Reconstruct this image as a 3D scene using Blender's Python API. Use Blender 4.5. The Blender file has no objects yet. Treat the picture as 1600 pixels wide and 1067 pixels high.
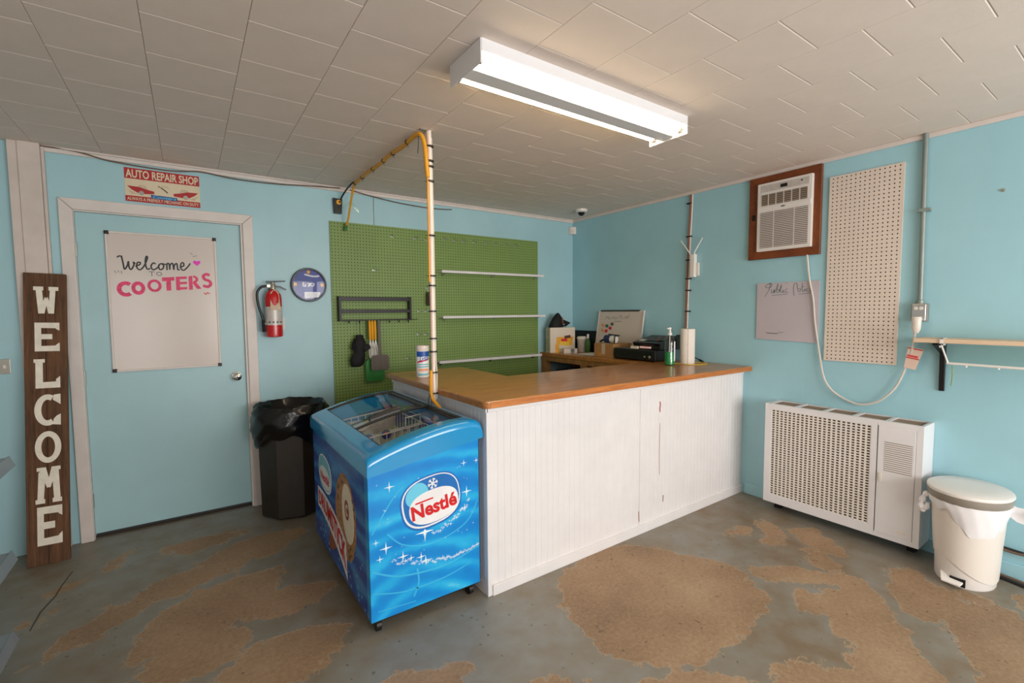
import bpy, bmesh, math, random
from mathutils import Vector, Matrix

SC = bpy.context.scene
COL = SC.collection
random.seed(7)
PI = math.pi

# ------------------------------------------------------------------ camera
cam_d = bpy.data.cameras.new('camera')
cam_d.sensor_width = 36.0
cam_d.lens = 726.0 / 1600.0 * 36.0
cam_d.clip_start = 0.05
cam = bpy.data.objects.new('camera', cam_d)
COL.objects.link(cam)
yaw, pitch, roll = math.radians(34.787), math.radians(3.691), math.radians(0.454)
fw = Vector((math.sin(yaw) * math.cos(pitch), math.cos(yaw) * math.cos(pitch), -math.sin(pitch)))
r0 = Vector((math.cos(yaw), -math.sin(yaw), 0))
d0 = fw.cross(r0)
rt = r0 * math.cos(roll) + d0 * math.sin(roll)
dn = -r0 * math.sin(roll) + d0 * math.cos(roll)
mw = Matrix((rt, -dn, -fw)).transposed().to_4x4()
mw.translation = (-3.572, -3.936, 1.45)
cam.matrix_world = mw
SC.camera = cam

# ------------------------------------------------------------------ view, world, large lights
SC.view_settings.view_transform = 'Standard'
SC.view_settings.look = 'None'
SC.view_settings.gamma = 1.0
SC.view_settings.exposure = 0.0
SC.view_settings.use_curve_mapping = False
wd = bpy.data.worlds.new('daylight')
SC.world = wd
wd.use_nodes = True
wd.node_tree.nodes['Background'].inputs[0].default_value = (0.80, 0.90, 1.0, 1)
wd.node_tree.nodes['Background'].inputs[1].default_value = 0.9


def area(name, loc, rot, sx, sy, power, col):
    l = bpy.data.lights.new(name, 'AREA')
    l.shape = 'RECTANGLE'; l.size = sx; l.size_y = sy; l.energy = power; l.color = col
    o = bpy.data.objects.new(name, l); COL.objects.link(o)
    o.location = loc; o.rotation_euler = rot
    return o


# daylight standing in the shop-front window and the glazed door behind the photographer
area('shop_window_daylight', (-1.75, -6.42, 1.35), (PI / 2, 0, 0), 2.7, 1.5, 128, (1.0, 0.955, 0.915))
area('glass_door_daylight', (-4.35, -6.42, 1.15), (PI / 2, 0, 0), 0.8, 1.8, 22, (1.0, 0.955, 0.915))


# ------------------------------------------------------------------ materials
def lin(c):
    out = []
    for v in c:
        v /= 255.0
        out.append(v / 12.92 if v <= 0.04045 else ((v + 0.055) / 1.055) ** 2.4)
    return tuple(out) + (1.0,)


MATS = {}


class NT:
    def __init__(s, name):
        s.m = bpy.data.materials.new(name)
        s.m.use_nodes = True
        s.t = s.m.node_tree
        s.bsdf = s.t.nodes['Principled BSDF']
        s.out = s.t.nodes['Material Output']
        MATS[name] = s.m

    def n(s, typ, **kw):
        nd = s.t.nodes.new(typ)
        for k, v in kw.items():
            setattr(nd, k, v)
        return nd

    def l(s, a, b):
        s.t.links.new(a, b)

    def math(s, op, a, b=None, clamp=False):
        nd = s.n('ShaderNodeMath', operation=op)
        nd.use_clamp = clamp
        for i, v in enumerate((a, b)):
            if v is None:
                continue
            if isinstance(v, (int, float)):
                nd.inputs[i].default_value = v
            else:
                s.l(v, nd.inputs[i])
        return nd.outputs[0]

    def ramp(s, fac, stops):
        nd = s.n('ShaderNodeValToRGB')
        e = nd.color_ramp.elements
        while len(e) < len(stops):
            e.new(0.5)
        for i, (p, c) in enumerate(stops):
            e[i].position = p
            e[i].color = c if len(c) == 4 else lin(c)
        s.l(fac, nd.inputs[0])
        return nd.outputs[0]

    def noise(s, scale, detail=3, vec=None, rough=0.55):
        nd = s.n('ShaderNodeTexNoise')
        nd.inputs['Scale'].default_value = scale
        nd.inputs['Detail'].default_value = detail
        nd.inputs['Roughness'].default_value = rough
        if vec is not None:
            s.l(vec, nd.inputs['Vector'])
        return nd

    def coords(s, scale=(1, 1, 1), rot=(0, 0, 0)):
        tc = s.n('ShaderNodeTexCoord')
        mp = s.n('ShaderNodeMapping')
        mp.inputs['Scale'].default_value = scale
        mp.inputs['Rotation'].default_value = rot
        s.l(tc.outputs['Object'], mp.inputs['Vector'])
        return mp.outputs[0]

    def bump(s, h, strength=0.2, dist=0.002):
        b = s.n('ShaderNodeBump')
        b.inputs['Strength'].default_value = strength
        b.inputs['Distance'].default_value = dist
        s.l(h, b.inputs['Height'])
        s.l(b.outputs[0], s.bsdf.inputs['Normal'])


def mat(name, rgb, rough=0.5, metal=0.0, var=0.06, vscale=6.0, bump=0.0, bscale=60.0, coat=0.0, stretch=(1, 1, 1), alpha=None, spec=None):
    """plain surface with a little uneven colour and relief"""
    t = NT(name)
    b = t.bsdf
    b.inputs['Roughness'].default_value = rough
    b.inputs['Metallic'].default_value = metal
    b.inputs['Coat Weight'].default_value = coat
    if spec is not None:
        b.inputs['Specular IOR Level'].default_value = spec
    if alpha is not None:
        b.inputs['Alpha'].default_value = alpha
    vec = t.coords(stretch)
    nz = t.noise(vscale, 4, vec)
    c = lin(rgb)
    lo = tuple(x * (1 - var) for x in c[:3]) + (1,)
    hi = tuple(min(1, x * (1 + var)) for x in c[:3]) + (1,)
    t.l(t.ramp(nz.outputs[0], [(0.3, lo), (0.7, hi)]), b.inputs['Base Color'])
    if bump:
        t.bump(t.noise(bscale, 3, vec).outputs[0], bump, 0.003)
    return t.m


def wood(name, dark, light, scale=(1, 12, 12), rough=0.4, coat=0.0, bump=0.15, vs=2.2):
    t = NT(name)
    vec = t.coords(scale)
    n1 = t.noise(vs, 6, vec, 0.65)
    n2 = t.noise(vs * 7, 3, vec, 0.7)
    f = t.math('ADD', t.math('MULTIPLY', n1.outputs[0], 0.7), t.math('MULTIPLY', n2.outputs[0], 0.3))
    t.l(t.ramp(f, [(0.32, dark), (0.68, light)]), t.bsdf.inputs['Base Color'])
    t.bsdf.inputs['Roughness'].default_value = rough
    t.bsdf.inputs['Coat Weight'].default_value = coat
    t.bsdf.inputs['Coat Roughness'].default_value = 0.08
    if bump:
        t.bump(f, bump, 0.002)
    return t.m


def emit(name, rgb, strength):
    t = NT(name)
    t.bsdf.inputs['Base Color'].default_value = (0.9, 0.9, 0.9, 1)
    t.bsdf.inputs['Emission Color'].default_value = lin(rgb)
    t.bsdf.inputs['Emission Strength'].default_value = strength
    return t.m


def glass(name, tint=(1, 1, 1), mixf=0.0, rough=0.02, base=0.045):
    t = NT(name)
    tr = t.n('ShaderNodeBsdfTransparent'); tr.inputs[0].default_value = tint + (1,)
    gl = t.n('ShaderNodeBsdfGlossy'); gl.inputs['Roughness'].default_value = rough
    lw = t.n('ShaderNodeLayerWeight'); lw.inputs[0].default_value = 0.5
    sch = t.math('ADD', t.math('MULTIPLY', t.math('POWER', lw.outputs['Facing'], 5.0), 0.9), base + mixf, True)
    mx = t.n('ShaderNodeMixShader')
    t.l(sch, mx.inputs[0])
    t.l(tr.outputs[0], mx.inputs[1]); t.l(gl.outputs[0], mx.inputs[2])
    t.l(mx.outputs[0], t.out.inputs[0])
    return t.m


def wall_paint(name, rgb, axis):
    t = NT(name)
    vec = t.coords()
    n1 = t.noise(1.3, 5, vec)
    c = lin(rgb)
    lo = tuple(x * 0.92 for x in c[:3]) + (1,); hi = tuple(min(1, x * 1.06) for x in c[:3]) + (1,)
    t.l(t.ramp(n1.outputs[0], [(0.3, lo), (0.7, hi)]), t.bsdf.inputs['Base Color'])
    t.bsdf.inputs['Roughness'].default_value = 0.42
    # fine relief: shallow vertical panelling lines and roller texture
    sp = t.n('ShaderNodeSeparateXYZ'); t.l(vec, sp.inputs[0])
    fr = t.math('FRACT', t.math('MULTIPLY', sp.outputs[axis], 1 / 0.2032))
    gr = t.math('LESS_THAN', fr, 0.02)
    n2 = t.noise(160, 2, vec)
    h = t.math('SUBTRACT', t.math('MULTIPLY', n2.outputs[0], 0.25), t.math('MULTIPLY', gr, 0.6))
    t.bump(h, 0.35, 0.0015)
    return t.m


wall_paint('wall_blue_back', (168, 208, 217), 0)
wall_paint('wall_blue_right', (164, 211, 223), 1)
mat('wall_plain', (205, 203, 196), 0.6)
mat('door_blue', (166, 204, 210), 0.35, var=0.04, vscale=2.5, bump=0.1, bscale=90)
mat('trim_white', (222, 212, 206), 0.4, var=0.05, vscale=9, bump=0.12, bscale=40)
mat('post_white', (214, 200, 192), 0.45, var=0.07, vscale=8, bump=0.2, bscale=30)
mat('ceiling_tile', (232, 217, 206), 0.75, var=0.03, vscale=5, bump=0.25, bscale=220)
mat('ceiling_gap', (196, 182, 168), 0.9)
mat('white_paint', (232, 228, 228), 0.35, var=0.03, vscale=7, bump=0.1, bscale=60)
mat('white_plastic', (236, 231, 226), 0.3, var=0.02)
mat('cream_plastic', (232, 224, 215), 0.35, var=0.02)
mat('white_metal', (232, 230, 232), 0.3, var=0.02)
mat('white_board', (216, 203, 195), 0.2, var=0.02, vscale=1.5)
mat('notice_board', (197, 188, 196), 0.5, var=0.03, vscale=3)
mat('black_plastic', (22, 22, 23), 0.35, var=0.1)
mat('black_matte', (14, 14, 15), 0.75, var=0.15)
mat('dark_metal', (45, 42, 42), 0.4, 0.6, var=0.1)
mat('grey_metal', (170, 166, 158), 0.35, 0.7, var=0.1)
mat('pale_metal', (205, 206, 208), 0.3, 0.7, var=0.05)
mat('chrome', (225, 222, 215), 0.12, 1.0, var=0.02)
mat('conduit_paint', (140, 152, 148), 0.45, 0.3, var=0.1)
mat('shelf_metal', (150, 156, 164), 0.4, 0.3, var=0.06)
mat('peg_green', (124, 151, 80), 0.5, var=0.05, vscale=3)
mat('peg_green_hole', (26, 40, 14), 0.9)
mat('peg_white', (226, 211, 198), 0.55, var=0.03)
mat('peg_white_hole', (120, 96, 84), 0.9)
mat('red_paint', (196, 18, 22), 0.25, var=0.04, coat=0.4)
mat('red_print', (178, 30, 36), 0.5, var=0.06)
mat('dark_red_print', (128, 26, 30), 0.5)
mat('cream_print', (224, 208, 178), 0.5, var=0.05)
mat('blue_print', (38, 78, 150), 0.5)
mat('silver_label', (205, 198, 192), 0.35, 0.1, var=0.1, vscale=30)
mat('tan_tag', (206, 184, 160), 0.6, var=0.08, vscale=40)
mat('yellow_hose', (226, 160, 34), 0.45, var=0.08)
mat('yellow_plastic', (240, 170, 30), 0.4)
mat('brown_cable', (112, 92, 78), 0.6)
mat('black_cable', (24, 22, 22), 0.5)
mat('white_cable', (218, 210, 202), 0.45)
mat('pink_cable', (206, 172, 160), 0.5)
mat('rust_cable', (150, 96, 78), 0.5)
mat('pipe_cream', (234, 224, 212), 0.28, var=0.04)
mat('marker_black', (30, 36, 40), 0.5)
mat('marker_grey', (98, 104, 108), 0.6)
mat('marker_green', (84, 112, 112), 0.6)
mat('marker_pink', (226, 58, 110), 0.5, var=0.2, vscale=60)
mat('marker_heart', (238, 40, 200), 0.5)
mat('marker_red', (225, 80, 80), 0.5)
mat('letter_white', (238, 230, 214), 0.6, var=0.08, vscale=25)
wood('barn_wood', (40, 25, 15), (126, 86, 56), (26, 26, 1.3), 0.8, bump=0.5, vs=1.6)
wood('worktop_wood', (146, 88, 38), (206, 142, 76), (1.6, 14, 14), 0.3, coat=0.25, bump=0.04)
wood('edge_wood', (158, 84, 26), (214, 132, 54), (2, 20, 20), 0.35, coat=0.3, bump=0.05)
wood('frame_wood', (98, 46, 16), (142, 74, 30), (12, 3, 3), 0.45, bump=0.08)
wood('pine', (128, 88, 46), (186, 138, 84), (8, 8, 1.2), 0.55)
wood('shelf_pine', (216, 184, 152), (236, 210, 182), (10, 1.2, 10), 0.5, bump=0.05)
mat('bin_black', (46, 38, 30), 0.45, var=0.12, vscale=14)
mat('bag_black', (12, 12, 12), 0.2, bump=0.9, bscale=14)
mat('bag_white', (240, 238, 240), 0.3, var=0.03, bump=0.3, bscale=25)
mat('band_grey', (150, 142, 132), 0.4)
mat('cardboard', (176, 132, 82), 0.8, var=0.08, vscale=20)
mat('box_white', (222, 208, 190), 0.6, var=0.04, vscale=10)
mat('box_side', (198, 190, 158), 0.6, var=0.06, vscale=10)
mat('label_orange', (232, 170, 44), 0.5, var=0.1, vscale=30)
mat('label_yellow', (240, 200, 60), 0.5)
mat('bottle_green_liquid', (20, 140, 74), 0.2, var=0.05)
mat('green_plastic', (70, 120, 60), 0.4)
mat('green_swatter', (40, 130, 50), 0.5)
mat('grey_swatter', (98, 88, 80), 0.55)
mat('paper', (240, 232, 222), 0.8, var=0.03, vscale=30, bump=0.3, bscale=50)
mat('paper_tag', (236, 206, 192), 0.7)
mat('blue_fabric', (40, 52, 92), 0.7)
mat('wipe_white', (238, 240, 242), 0.35)
mat('wipe_blue', (36, 84, 168), 0.35)
mat('wipe_aqua', (120, 190, 205), 0.4)
mat('wipe_peach', (240, 170, 130), 0.4)
mat('trim_blue', (16, 146, 208), 0.16, var=0.03, vscale=3, coat=0.6)
mat('liner_white', (226, 222, 214), 0.4)
mat('tag_blue', (34, 72, 150), 0.4)
mat('cone_brown', (150, 78, 48), 0.5, var=0.15, vscale=40)
mat('nut_brown', (176, 128, 84), 0.6, var=0.45, vscale=60)
mat('cream_ice', (242, 228, 204), 0.5, var=0.06, vscale=40)
mat('choc_brown', (86, 46, 26), 0.5)
mat('logo_red', (214, 20, 30), 0.4)
mat('logo_white', (240, 238, 240), 0.35)
mat('logo_blue', (20, 110, 190), 0.35)
mat('logo_light', (110, 205, 235), 0.35)
mat('star_white', (235, 248, 255), 0.4)
mat('star_aqua', (120, 215, 245), 0.4)
mat('swirl_aqua', (60, 186, 234), 0.4)
mat('leaf_orange', (196, 142, 70), 0.7)
mat('sign_blue', (70, 84, 160), 0.5, var=0.3, vscale=10)
mat('sign_pale', (205, 205, 215), 0.25, var=0.3, vscale=30)
mat('magnet_orange', (238, 170, 110), 0.5)
mat('magnet_teal', (30, 120, 110), 0.5)
mat('magnet_red', (200, 40, 60), 0.5)
mat('magnet_grey', (96, 104, 92), 0.5)
mat('gap_shade', (52, 44, 36), 0.9)  # shade of the gap under the door, put into the colour
mat('vent_tan', (160, 144, 126), 0.8)
mat('vent_dark', (98, 84, 72), 0.9)
mat('crack_dark', (72, 60, 46), 0.95)
glass('clear_glass')
glass('clear_plastic', (0.93, 0.97, 0.95), 0.03, 0.08)
glass('clock_glass', (1, 1, 1), 0.0, 0.02, 0.012)
emit('tube_glow', (255, 232, 192), 21.0)
emit('display_red', (210, 14, 20), 0.25)


def water_print(name, stops, sc, wav):
    t = NT(name)
    vec = t.coords((sc, sc, sc * 1.6))
    wv = t.n('ShaderNodeTexWave', wave_type='RINGS', rings_direction='Y')
    wv.inputs['Scale'].default_value = wav
    wv.inputs['Distortion'].default_value = 6.0
    wv.inputs['Detail'].default_value = 3.0
    wv.inputs['Detail Scale'].default_value = 1.2
    t.l(vec, wv.inputs['Vector'])
    nz = t.noise(3.0, 5, vec)
    f = t.math('ADD', t.math('MULTIPLY', wv.outputs[1], 0.35), t.math('MULTIPLY', nz.outputs[0], 0.75))
    t.l(t.ramp(f, stops), t.bsdf.inputs['Base Color'])
    t.bsdf.inputs['Roughness'].default_value = 0.25
    return t.m


water_print('freezer_front_print', [(0.2, (8, 124, 210)), (0.55, (12, 150, 226)), (0.8, (40, 184, 238)), (1.0, (130, 226, 248))], 1.6, 1.2)
water_print('freezer_side_print', [(0.3, (18, 58, 150)), (0.55, (24, 88, 178)), (0.8, (60, 140, 205))], 1.6, 1.2)


def floor_material():
    t = NT('worn_floor')
    tc = t.n('ShaderNodeTexCoord')
    vec = tc.outputs['Object']
    nz = t.noise(5.0, 5, vec)
    sub = t.n('ShaderNodeVectorMath', operation='SUBTRACT'); t.l(nz.outputs['Color'], sub.inputs[0]); sub.inputs[1].default_value = (0.5, 0.5, 0.5)
    scl = t.n('ShaderNodeVectorMath', operation='SCALE'); t.l(sub.outputs[0], scl.inputs[0]); scl.inputs['Scale'].default_value = 0.16
    add = t.n('ShaderNodeVectorMath', operation='ADD'); t.l(vec, add.inputs[0]); t.l(scl.outputs[0], add.inputs[1])
    # bare patches worn through the grey paint: centre, half axes, turn
    P = [(-1.70, -2.44, 0.50, 0.44, 0.7), (-1.42, -2.52, 0.30, 0.34, 0), (-0.50, -2.47, 0.14, 0.06, 0.9), (-0.40, -2.70, 0.16, 0.09, 1.2), (-0.30, -2.62, 0.08, 0.06, 0),
         (-0.64, -2.84, 0.16, 0.06, 0.9), (-0.68, -2.36, 0.08, 0.05, 0), (-0.62, -2.50, 0.08, 0.04, 0.5),
         (-1.05, -3.16, 0.26, 0.16, 0.5), (-0.58, -3.26, 0.26, 0.15, 0.6), (-1.34, -3.38, 0.30, 0.17, 0.6), (-0.80, -3.60, 0.46, 0.18, 0.4), (-0.92, -2.80, 0.24, 0.08, -0.8), (-0.80, -3.05, 0.16, 0.07, 0.8),
         (-1.10, -2.96, 0.10, 0.07, 0), (-2.12, -2.98, 0.34, 0.16, -0.5), (-1.76, -3.28, 0.30, 0.20, 0.2), (-2.50, -2.95, 0.16, 0.12, 0), (-0.25, -3.75, 0.3, 0.2, 0),
         (-3.52, -1.28, 0.36, 0.22, 0.6), (-3.22, -1.42, 0.24, 0.12, 0), (-3.30, -0.74, 0.30, 0.15, 0.3), (-3.66, -0.92, 0.30, 0.12, 0.3), (-3.55, -0.46, 0.24, 0.10, 0.1),
         (-3.96, -1.10, 0.24, 0.09, 0.7), (-3.60, -1.62, 0.22, 0.14, 0.2), (-3.30, -1.85, 0.26, 0.16, 0), (-3.0, -2.35, 0.3, 0.14, 0), (-4.17, -0.62, 0.07, 0.03, 0.6), (-4.24, -0.92, 0.07, 0.035, 0.6),
         (-3.98, -0.42, 0.09, 0.03, 1.2), (-2.7, -2.7, 0.3, 0.12, 0.2)]
    acc = None
    for x, y, a, b, r in P:
        m = t.n('ShaderNodeMapping', vector_type='TEXTURE')
        m.inputs['Location'].default_value = (x, y, 0)
        m.inputs['Rotation'].default_value = (0, 0, r)
        m.inputs['Scale'].default_value = (a, b, 1)
        t.l(add.outputs[0], m.inputs['Vector'])
        ln = t.n('ShaderNodeVectorMath', operation='LENGTH'); t.l(m.outputs[0], ln.inputs[0])
        # signed distance to the rim in about metres
        v = t.math('MULTIPLY', t.math('SUBTRACT', 1.0, ln.outputs['Value']), min(a, b) * 2.2)
        acc = v if acc is None else t.math('MAXIMUM', acc, v)
    fine = t.noise(26, 4, vec)
    mid = t.noise(7, 5, vec, 0.7)
    fld = t.math('ADD', acc, t.math('ADD', t.math('MULTIPLY', t.math('SUBTRACT', fine.outputs[0], 0.5), 0.14), t.math('MULTIPLY', t.math('SUBTRACT', mid.outputs[0], 0.5), 0.42)))
    k = t.math('ADD', t.math('MULTIPLY', fld, 2.2), 0.5, True)
    n_c = t.noise(55, 5, vec, 0.75)
    n_b = t.noise(2.2, 4, vec)
    conc = t.ramp(t.math('ADD', t.math('MULTIPLY', n_c.outputs[0], 0.5), t.math('MULTIPLY', n_b.outputs[0], 0.5)), [(0.28, (112, 90, 66)), (0.5, (154, 126, 98)), (0.72, (182, 156, 126))])
    n_p = t.noise(1.1, 5, vec)
    n_q = t.noise(8, 4, vec)
    paint = t.ramp(t.math('ADD', t.math('MULTIPLY', n_p.outputs[0], 0.6), t.math('MULTIPLY', n_q.outputs[0], 0.4)), [(0.36, (120, 98, 72)), (0.47, (130, 120, 104)), (0.66, (142, 142, 136))])
    mk = t.ramp(k, [(0.485, (0, 0, 0, 1)), (0.515, (1, 1, 1, 1))])
    rim = t.ramp(k, [(0.47, (0, 0, 0, 1)), (0.50, (1, 1, 1, 1)), (0.54, (0, 0, 0, 1))])
    mx = t.n('ShaderNodeMix', data_type='RGBA'); t.l(mk, mx.inputs[0]); t.l(paint, mx.inputs[6]); t.l(conc, mx.inputs[7])
    mx2 = t.n('ShaderNodeMix', data_type='RGBA'); t.l(t.math('MULTIPLY', rim, 0.45), mx2.inputs[0]); t.l(mx.outputs[2], mx2.inputs[6]); mx2.inputs[7].default_value = lin((190, 164, 132))
    # small dark pits
    vo = t.n('ShaderNodeTexVoronoi'); vo.inputs['Scale'].default_value = 17; t.l(add.outputs[0], vo.inputs['Vector'])
    pit = t.math('MULTIPLY', t.math('LESS_THAN', vo.outputs['Distance'], 0.11), t.math('GREATER_THAN', n_q.outputs[0], 0.47))
    mx3 = t.n('ShaderNodeMix', data_type='RGBA'); t.l(t.math('MULTIPLY', pit, 0.55), mx3.inputs[0]); t.l(mx2.outputs[2], mx3.inputs[6]); mx3.inputs[7].default_value = lin((60, 52, 42))
    t.l(mx3.outputs[2], t.bsdf.inputs['Base Color'])
    rr = t.math('ADD', t.math('MULTIPLY', mk, 0.25), 0.42)
    t.l(rr, t.bsdf.inputs['Roughness'])
    h = t.math('SUBTRACT', t.math('MULTIPLY', n_c.outputs[0], 0.35), mk)
    t.bump(h, 0.4, 0.002)


floor_material()


# ------------------------------------------------------------------ mesh helpers
class B:
    def __init__(s):
        s.v = []; s.f = []

    def add(s, vs, fs):
        k = len(s.v)
        s.v += [tuple(v) for v in vs]
        s.f += [tuple(i + k for i in f) for f in fs]
        return s

    def box(s, x0, x1, y0, y1, z0, z1):
        x0, x1 = min(x0, x1), max(x0, x1); y0, y1 = min(y0, y1), max(y0, y1); z0, z1 = min(z0, z1), max(z0, z1)
        return s.add([(x0, y0, z0), (x1, y0, z0), (x1, y1, z0), (x0, y1, z0), (x0, y0, z1), (x1, y0, z1), (x1, y1, z1), (x0, y1, z1)],
                     [(0, 3, 2, 1), (4, 5, 6, 7), (0, 1, 5, 4), (1, 2, 6, 5), (2, 3, 7, 6), (3, 0, 4, 7)])

    def hexa(s, bot, top):
        return s.add(list(bot) + list(top), [(0, 3, 2, 1), (4, 5, 6, 7), (0, 1, 5, 4), (1, 2, 6, 5), (2, 3, 7, 6), (3, 0, 4, 7)])

    def prism(s, poly, depth):
        """poly: 3-D points of one face, counter-clockwise seen from its front; depth: vector towards the back"""
        n = len(poly); d = Vector(depth)
        a = [Vector(p) for p in poly]; b = [p + d for p in a]
        return s.add(a + b, [tuple(range(n)), tuple(range(2 * n - 1, n - 1, -1))] + [(i, i + n, (i + 1) % n + n, (i + 1) % n) for i in range(n)])

    def ring(s, loops, closed=True, cap0=False, cap1=False, wrap=False):
        """skin a list of vertex loops"""
        n = len(loops[0]); vs = [p for L in loops for p in L]; fs = []
        m = len(loops)
        for j in range(m if wrap else m - 1):
            j2 = (j + 1) % m
            for i in range(n if closed else n - 1):
                i2 = (i + 1) % n
                fs.append((j * n + i, j * n + i2, j2 * n + i2, j2 * n + i))
        if cap0: fs.append(tuple(range(n - 1, -1, -1)))
        if cap1: fs.append(tuple(range((m - 1) * n, m * n)))
        return s.add(vs, fs)

    def lathe(s, prof, c=(0, 0, 0), n=24, sx=1.0, sy=1.0, axis='z', cap=True):
        c = Vector(c); loops = []
        for r, h in prof:
            L = []
            for i in range(n):
                a = 2 * PI * i / n
                p = Vector((r * math.cos(a) * sx, r * math.sin(a) * sy, h))
                if axis == 'y': p = Vector((p.x, -p.z, p.y))     # axis points to -y
                if axis == 'x': p = Vector((-p.z, -p.x, p.y))    # axis points to -x
                L.append(c + p)
            loops.append(L)
        return s.ring(loops, True, cap, cap)

    def tube(s, path, r, n=8, cap=True, rs=None):
        P = [Vector(p) for p in path]
        t0 = (P[1] - P[0]).normalized()
        up = Vector((0, 0, 1)) if abs(t0.z) < 0.9 else Vector((1, 0, 0))
        nrm = t0.cross(up).normalized(); loops = []
        for i, p in enumerate(P):
            if i == 0: t = t0
            elif i == len(P) - 1: t = (P[i] - P[i - 1]).normalized()
            else: t = ((P[i] - P[i - 1]).normalized() + (P[i + 1] - P[i]).normalized())
            if t.length < 1e-6: t = (P[i] - P[i - 1])
            t.normalize()
            nrm = (nrm - t * nrm.dot(t))
            if nrm.length < 1e-6: nrm = t.orthogonal()
            nrm.normalize(); bn = t.cross(nrm)
            rr = rs[i] if rs else r
            loops.append([p + (nrm * math.cos(2 * PI * k / n) + bn * math.sin(2 * PI * k / n)) * rr for k in range(n)])
        return s.ring(loops, True, cap, cap)


def smooth_path(pts, k=6):
    P = [Vector(p) for p in pts]; out = []
    for i in range(len(P) - 1):
        p0 = P[max(i - 1, 0)]; p1 = P[i]; p2 = P[i + 1]; p3 = P[min(i + 2, len(P) - 1)]
        for j in range(k):
            t = j / k
            out.append(0.5 * ((2 * p1) + (p2 - p0) * t + (2 * p0 - 5 * p1 + 4 * p2 - p3) * t * t + (3 * p1 - p0 - 3 * p2 + p3) * t ** 3))
    out.append(P[-1])
    return out


def wloc(o):
    v = Vector((0, 0, 0))
    while o is not None:
        v += o.location; o = o.parent
    return v


def obj(name, b, m, parent=None, smooth=False, bevel=0.0, seg=2, local=False, kind=None, angle=40):
    me = bpy.data.meshes.new(name)
    off = Vector((0, 0, 0)) if (parent is None or local) else wloc(parent)
    me.from_pydata([tuple(Vector(v) - off) for v in b.v], [], b.f)
    me.validate()
    if bevel > 0:
        bm = bmesh.new(); bm.from_mesh(me)
        bmesh.ops.remove_doubles(bm, verts=bm.verts, dist=1e-5)
        ed = [e for e in bm.edges if len(e.link_faces) == 2 and e.calc_face_angle(0) > 0.6]
        bmesh.ops.bevel(bm, geom=ed, offset=bevel, segments=seg, affect='EDGES', profile=0.6, clamp_overlap=True)
        bm.to_mesh(me); bm.free()
    bm = bmesh.new(); bm.from_mesh(me); bmesh.ops.recalc_face_normals(bm, faces=bm.faces); bm.to_mesh(me); bm.free()
    if smooth:
        me.polygons.foreach_set('use_smooth', [True] * len(me.polygons))
        me.set_sharp_from_angle(angle=math.radians(angle))
    me.materials.append(MATS[m])
    o = bpy.data.objects.new(name, me); COL.objects.link(o)
    o.parent = parent
    if kind: o['kind'] = kind
    return o


def thing(name, label, cat, loc=(0, 0, 0), group=None, rotz=0.0):
    o = bpy.data.objects.new(name, None); COL.objects.link(o)
    o.empty_display_size = 0.05
    o.location = loc; o.rotation_euler = (0, 0, rotz)
    return tag(o, label, cat, group)


def tag(o, label, cat, group=None):
    o['label'] = label; o['category'] = cat
    if group: o['group'] = group
    return o


def struct(name, b, m, parent=None, **kw):
    o = obj(name, b, m, parent, **kw)
    if parent is None: o['kind'] = 'structure'
    return o


def BX(*a):
    return B().box(*a)


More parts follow.
